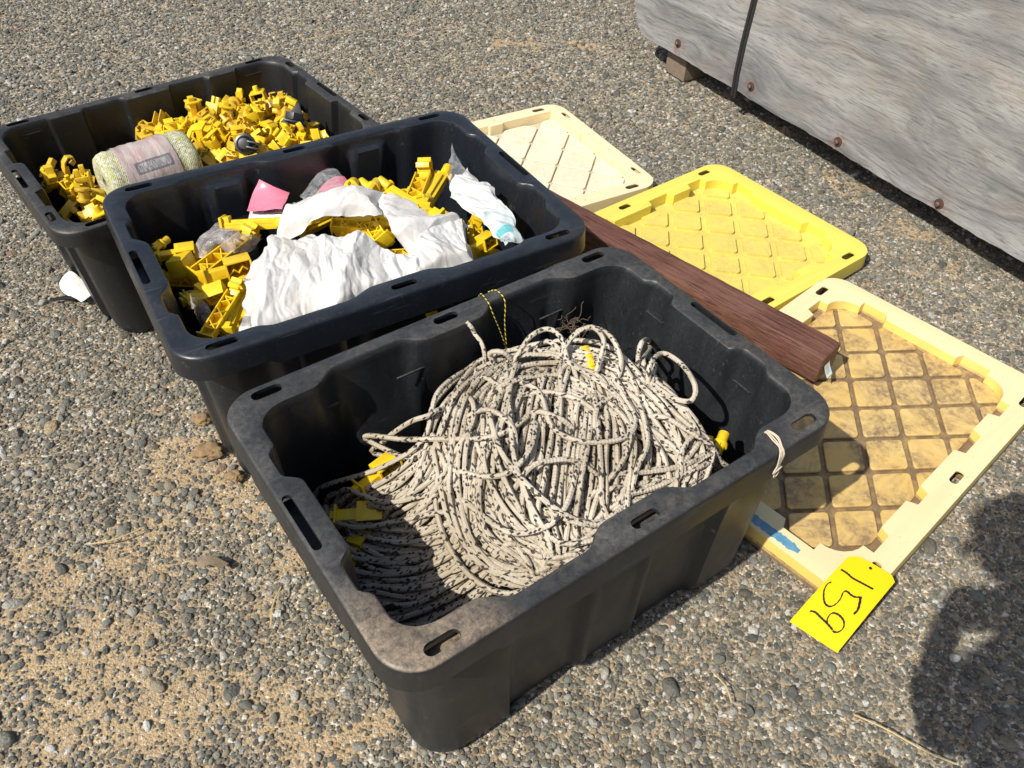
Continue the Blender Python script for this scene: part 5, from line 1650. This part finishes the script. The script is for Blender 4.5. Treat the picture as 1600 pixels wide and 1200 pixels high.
for i, (x, y, s, lab) in enumerate(((-.565, 1.02, .026, 'brown soil clod near the corner of the dusty tote'), (-.50, .965, .016, 'small brown soil clod beside the larger clod'), (-.60, 1.10, .018, 'crumbling soil clod beside the middle tote'))):
    bm = bmesh.new(); bmesh.ops.create_icosphere(bm, subdivisions=4, radius=1)
    off = Vector((i * 9.1, 3, 7))
    for v in bm.verts:
        n = mnoise.noise(v.co * 1.6 + off) * .35 + mnoise.noise(v.co * 5 + off) * .22 + mnoise.noise(v.co * 12 + off) * .10
        v.co = v.co * (1 + n); v.co = Vector((v.co.x * s, v.co.y * s * .8, v.co.z * s * .45))
    o = link_obj('soil_clod', bm_mesh('soil_clod', bm, 179), MAT['clod']); o.location = (x, y, .006)
    tag(o, lab, 'clod')

# ------------------------------------------------------------------ the photographer (stands behind the camera; the shadow falls into the picture)
skin = simple('skin', (.55, .33, .24), .5, .08, 30, .1)
jacket = simple('dark jacket', (.05, .06, .08), .8, .2, 60, .4)
trousers = simple('work trousers', (.10, .09, .08), .8, .2, 60, .4)
hairm = simple('brown hair', (.06, .04, .025), .6, .3, 60, .4)
def skinned(name, J, E_, mat, parent, sub=2):
    """J: joint -> (x,y,z,rx,ry); E_: bones"""
    keys = list(J)
    me = bpy.data.meshes.new(name)
    me.from_pydata([J[k][:3] for k in keys], [(keys.index(a), keys.index(b)) for a, b in E_], [])
    o = link_obj(name, me, None, parent)
    sk = o.modifiers.new('skin', 'SKIN'); sk.use_smooth_shade = True
    for i, k in enumerate(keys):
        me.skin_vertices[0].data[i].radius = J[k][3:5]
    me.skin_vertices[0].data[0].use_root = True
    ss = o.modifiers.new('sub', 'SUBSURF'); ss.levels = sub; ss.render_levels = sub
    dg = bpy.context.evaluated_depsgraph_get(); dg.update()
    m2 = bpy.data.meshes.new_from_object(o.evaluated_get(dg))
    o.modifiers.clear(); o.data = m2
    m2.materials.clear(); m2.materials.append(mat); m2.shade_smooth()
    return o
px, py = .070, -.28
J = dict(pelvis=(px, py, .98, .15, .11), waist=(px, py + .01, 1.12, .135, .10), chest=(px, py + .05, 1.32, .165, .115), neck0=(px - .02, py + .09, 1.41, .075, .07), neck1=(px - .08, py + .14, 1.45, .055, .058),
         head0=(px - .13, py + .18, 1.485, .072, .077), head1=(px - .185, py + .205, 1.515, .080, .094), head2=(px - .195, py + .21, 1.56, .064, .077))
E_ = [('pelvis', 'waist'), ('waist', 'chest'), ('chest', 'neck0'), ('neck0', 'neck1'), ('neck1', 'head0'), ('head0', 'head1'), ('head1', 'head2')]
hands = {'l': (-.080, -.028, 1.225), 'r': (.078, -.030, 1.225)}
for s, sg in (('l', -1), ('r', 1)):
    hx_, hy_, hz_ = hands[s]
    J.update({s + 'sh': (px + sg * .17, py + .05, 1.40, .062, .062), s + 'el': (px + sg * .135, py + .13, 1.10, .050, .050), s + 'wr': (hx_ + sg * .035, hy_ - .07, hz_ - .03, .027, .024), s + 'pm': (hx_ + sg * .012, hy_ - .015, hz_ - .005, .018, .034),
              s + 'hip': (px + sg * .095, py - .0, .90, .092, .092), s + 'kn': (px + sg * .105, py + .02, .50, .062, .064), s + 'an': (px + sg * .11, py - .04, .09, .042, .044), s + 'toe': (px + sg * .125, py + .12, .035, .045, .032)})
    E_ += [('chest', s + 'sh'), (s + 'sh', s + 'el'), (s + 'el', s + 'wr'), (s + 'wr', s + 'pm'), ('pelvis', s + 'hip'), (s + 'hip', s + 'kn'), (s + 'kn', s + 'an'), (s + 'an', s + 'toe')]
    for f in range(4):
        x0 = hx_ - sg * .004; zf = hz_ + .022 - .017 * f
        ln = (.030, .034, .032, .024)[f]
        J.update({s + 'f%da' % f: (x0 + sg * .006, hy_ + .012, zf, .0085, .0085), s + 'f%db' % f: (x0 - sg * .006, hy_ + .030, zf, .008, .008), s + 'f%dc' % f: (x0 - sg * ln * .8, hy_ + .026, zf + .002, .0065, .0065)})
        E_ += [(s + 'pm', s + 'f%da' % f), (s + 'f%da' % f, s + 'f%db' % f), (s + 'f%db' % f, s + 'f%dc' % f)]
    J.update({s + 't0': (hx_ - sg * .004, hy_ - .022, hz_ + .020, .0105, .0105), s + 't1': (hx_ - sg * .028, hy_ - .026, hz_ + .026, .0085, .0085)})
    E_ += [(s + 'pm', s + 't0'), (s + 't0', s + 't1')]
person = skinned('person', J, E_, skin, None)
tag(person, 'person in a dark jacket and work trousers standing over the totes holding up a phone', 'person')
def sub(keys, grow): return {k: (*J[k][:3], J[k][3] + grow, J[k][4] + grow) for k in keys}
skinned('jacket', sub(['waist', 'pelvis', 'chest', 'neck0', 'lsh', 'lel', 'lwr', 'rsh', 'rel', 'rwr'], .016), [('waist', 'pelvis'), ('waist', 'chest'), ('chest', 'neck0'), ('chest', 'lsh'), ('lsh', 'lel'), ('lel', 'lwr'), ('chest', 'rsh'), ('rsh', 'rel'), ('rel', 'rwr')], jacket, person)
skinned('trousers', sub(['pelvis', 'lhip', 'lkn', 'lan', 'rhip', 'rkn', 'ran'], .012), [('pelvis', 'lhip'), ('lhip', 'lkn'), ('lkn', 'lan'), ('pelvis', 'rhip'), ('rhip', 'rkn'), ('rkn', 'ran')], trousers, person)
hd = J['head1']
hb = bmesh.new(); bmesh.ops.create_icosphere(hb, subdivisions=4, radius=1)
for v in hb.verts:
    c = v.co.copy()
    k = 1 + .04 * mnoise.noise(c * 9)
    v.co = Vector((hd[0] + c.x * .086 * k, hd[1] - .012 + c.y * .098 * k, hd[2] + .03 + c.z * .088 * k))
bmesh.ops.delete(hb, geom=[v for v in hb.verts if v.co.z < hd[2] + .0 and v.co.y > hd[1] - .03], context='VERTS')
link_obj('hair', bm_mesh('hair', hb, 179), hairm, person)
fb = MB()
fx, fy, fz = hd[0], hd[1] + .088, hd[2] - .01
for s in (-1, 1):
    fb.tube([(fx + s * .030, fy - .006, fz), (fx + s * .030, fy + .001, fz)], [.011, .006], 10)
link_obj('eyes', fb.mesh('eyes', 50), simple('eye', (.6, .58, .55), .2, .05, 30, 0), person)
fb = MB(); fb.tube([(fx, fy, fz + .006), (fx, fy + .016, fz - .026), (fx, fy + .004, fz - .034)], [.006, .011, .009], 8)
link_obj('nose', fb.mesh('nose', 60), skin, person)
fb = MB(); fb.tube([(fx - .022, fy - .004, fz - .055), (fx, fy + .004, fz - .057), (fx + .022, fy - .004, fz - .055)], [.003, .006, .003], 8)
link_obj('mouth', fb.mesh('mouth', 60), simple('lips', (.40, .18, .15), .5, .05, 30, 0), person)
fb = MB()
for s in (-1, 1): fb.tube([(fx + s * .078, hd[1], fz - .022), (fx + s * .088, hd[1] - .006, fz + .004), (fx + s * .084, hd[1] - .004, fz + .022)], [.008, .012, .008], 8)
link_obj('ears', fb.mesh('ears', 60), skin, person)
ph = MB(); ph.prism(rrect(.074, .036, .010), -.004, .004)
phone = link_obj('phone', ph.mesh('phone', 40, .001), MAT['black'])
phone.matrix_world = cam.matrix_world @ Matrix.Translation((.0, -.008, .012))
tag(phone, 'black phone held out level in both hands', 'phone')
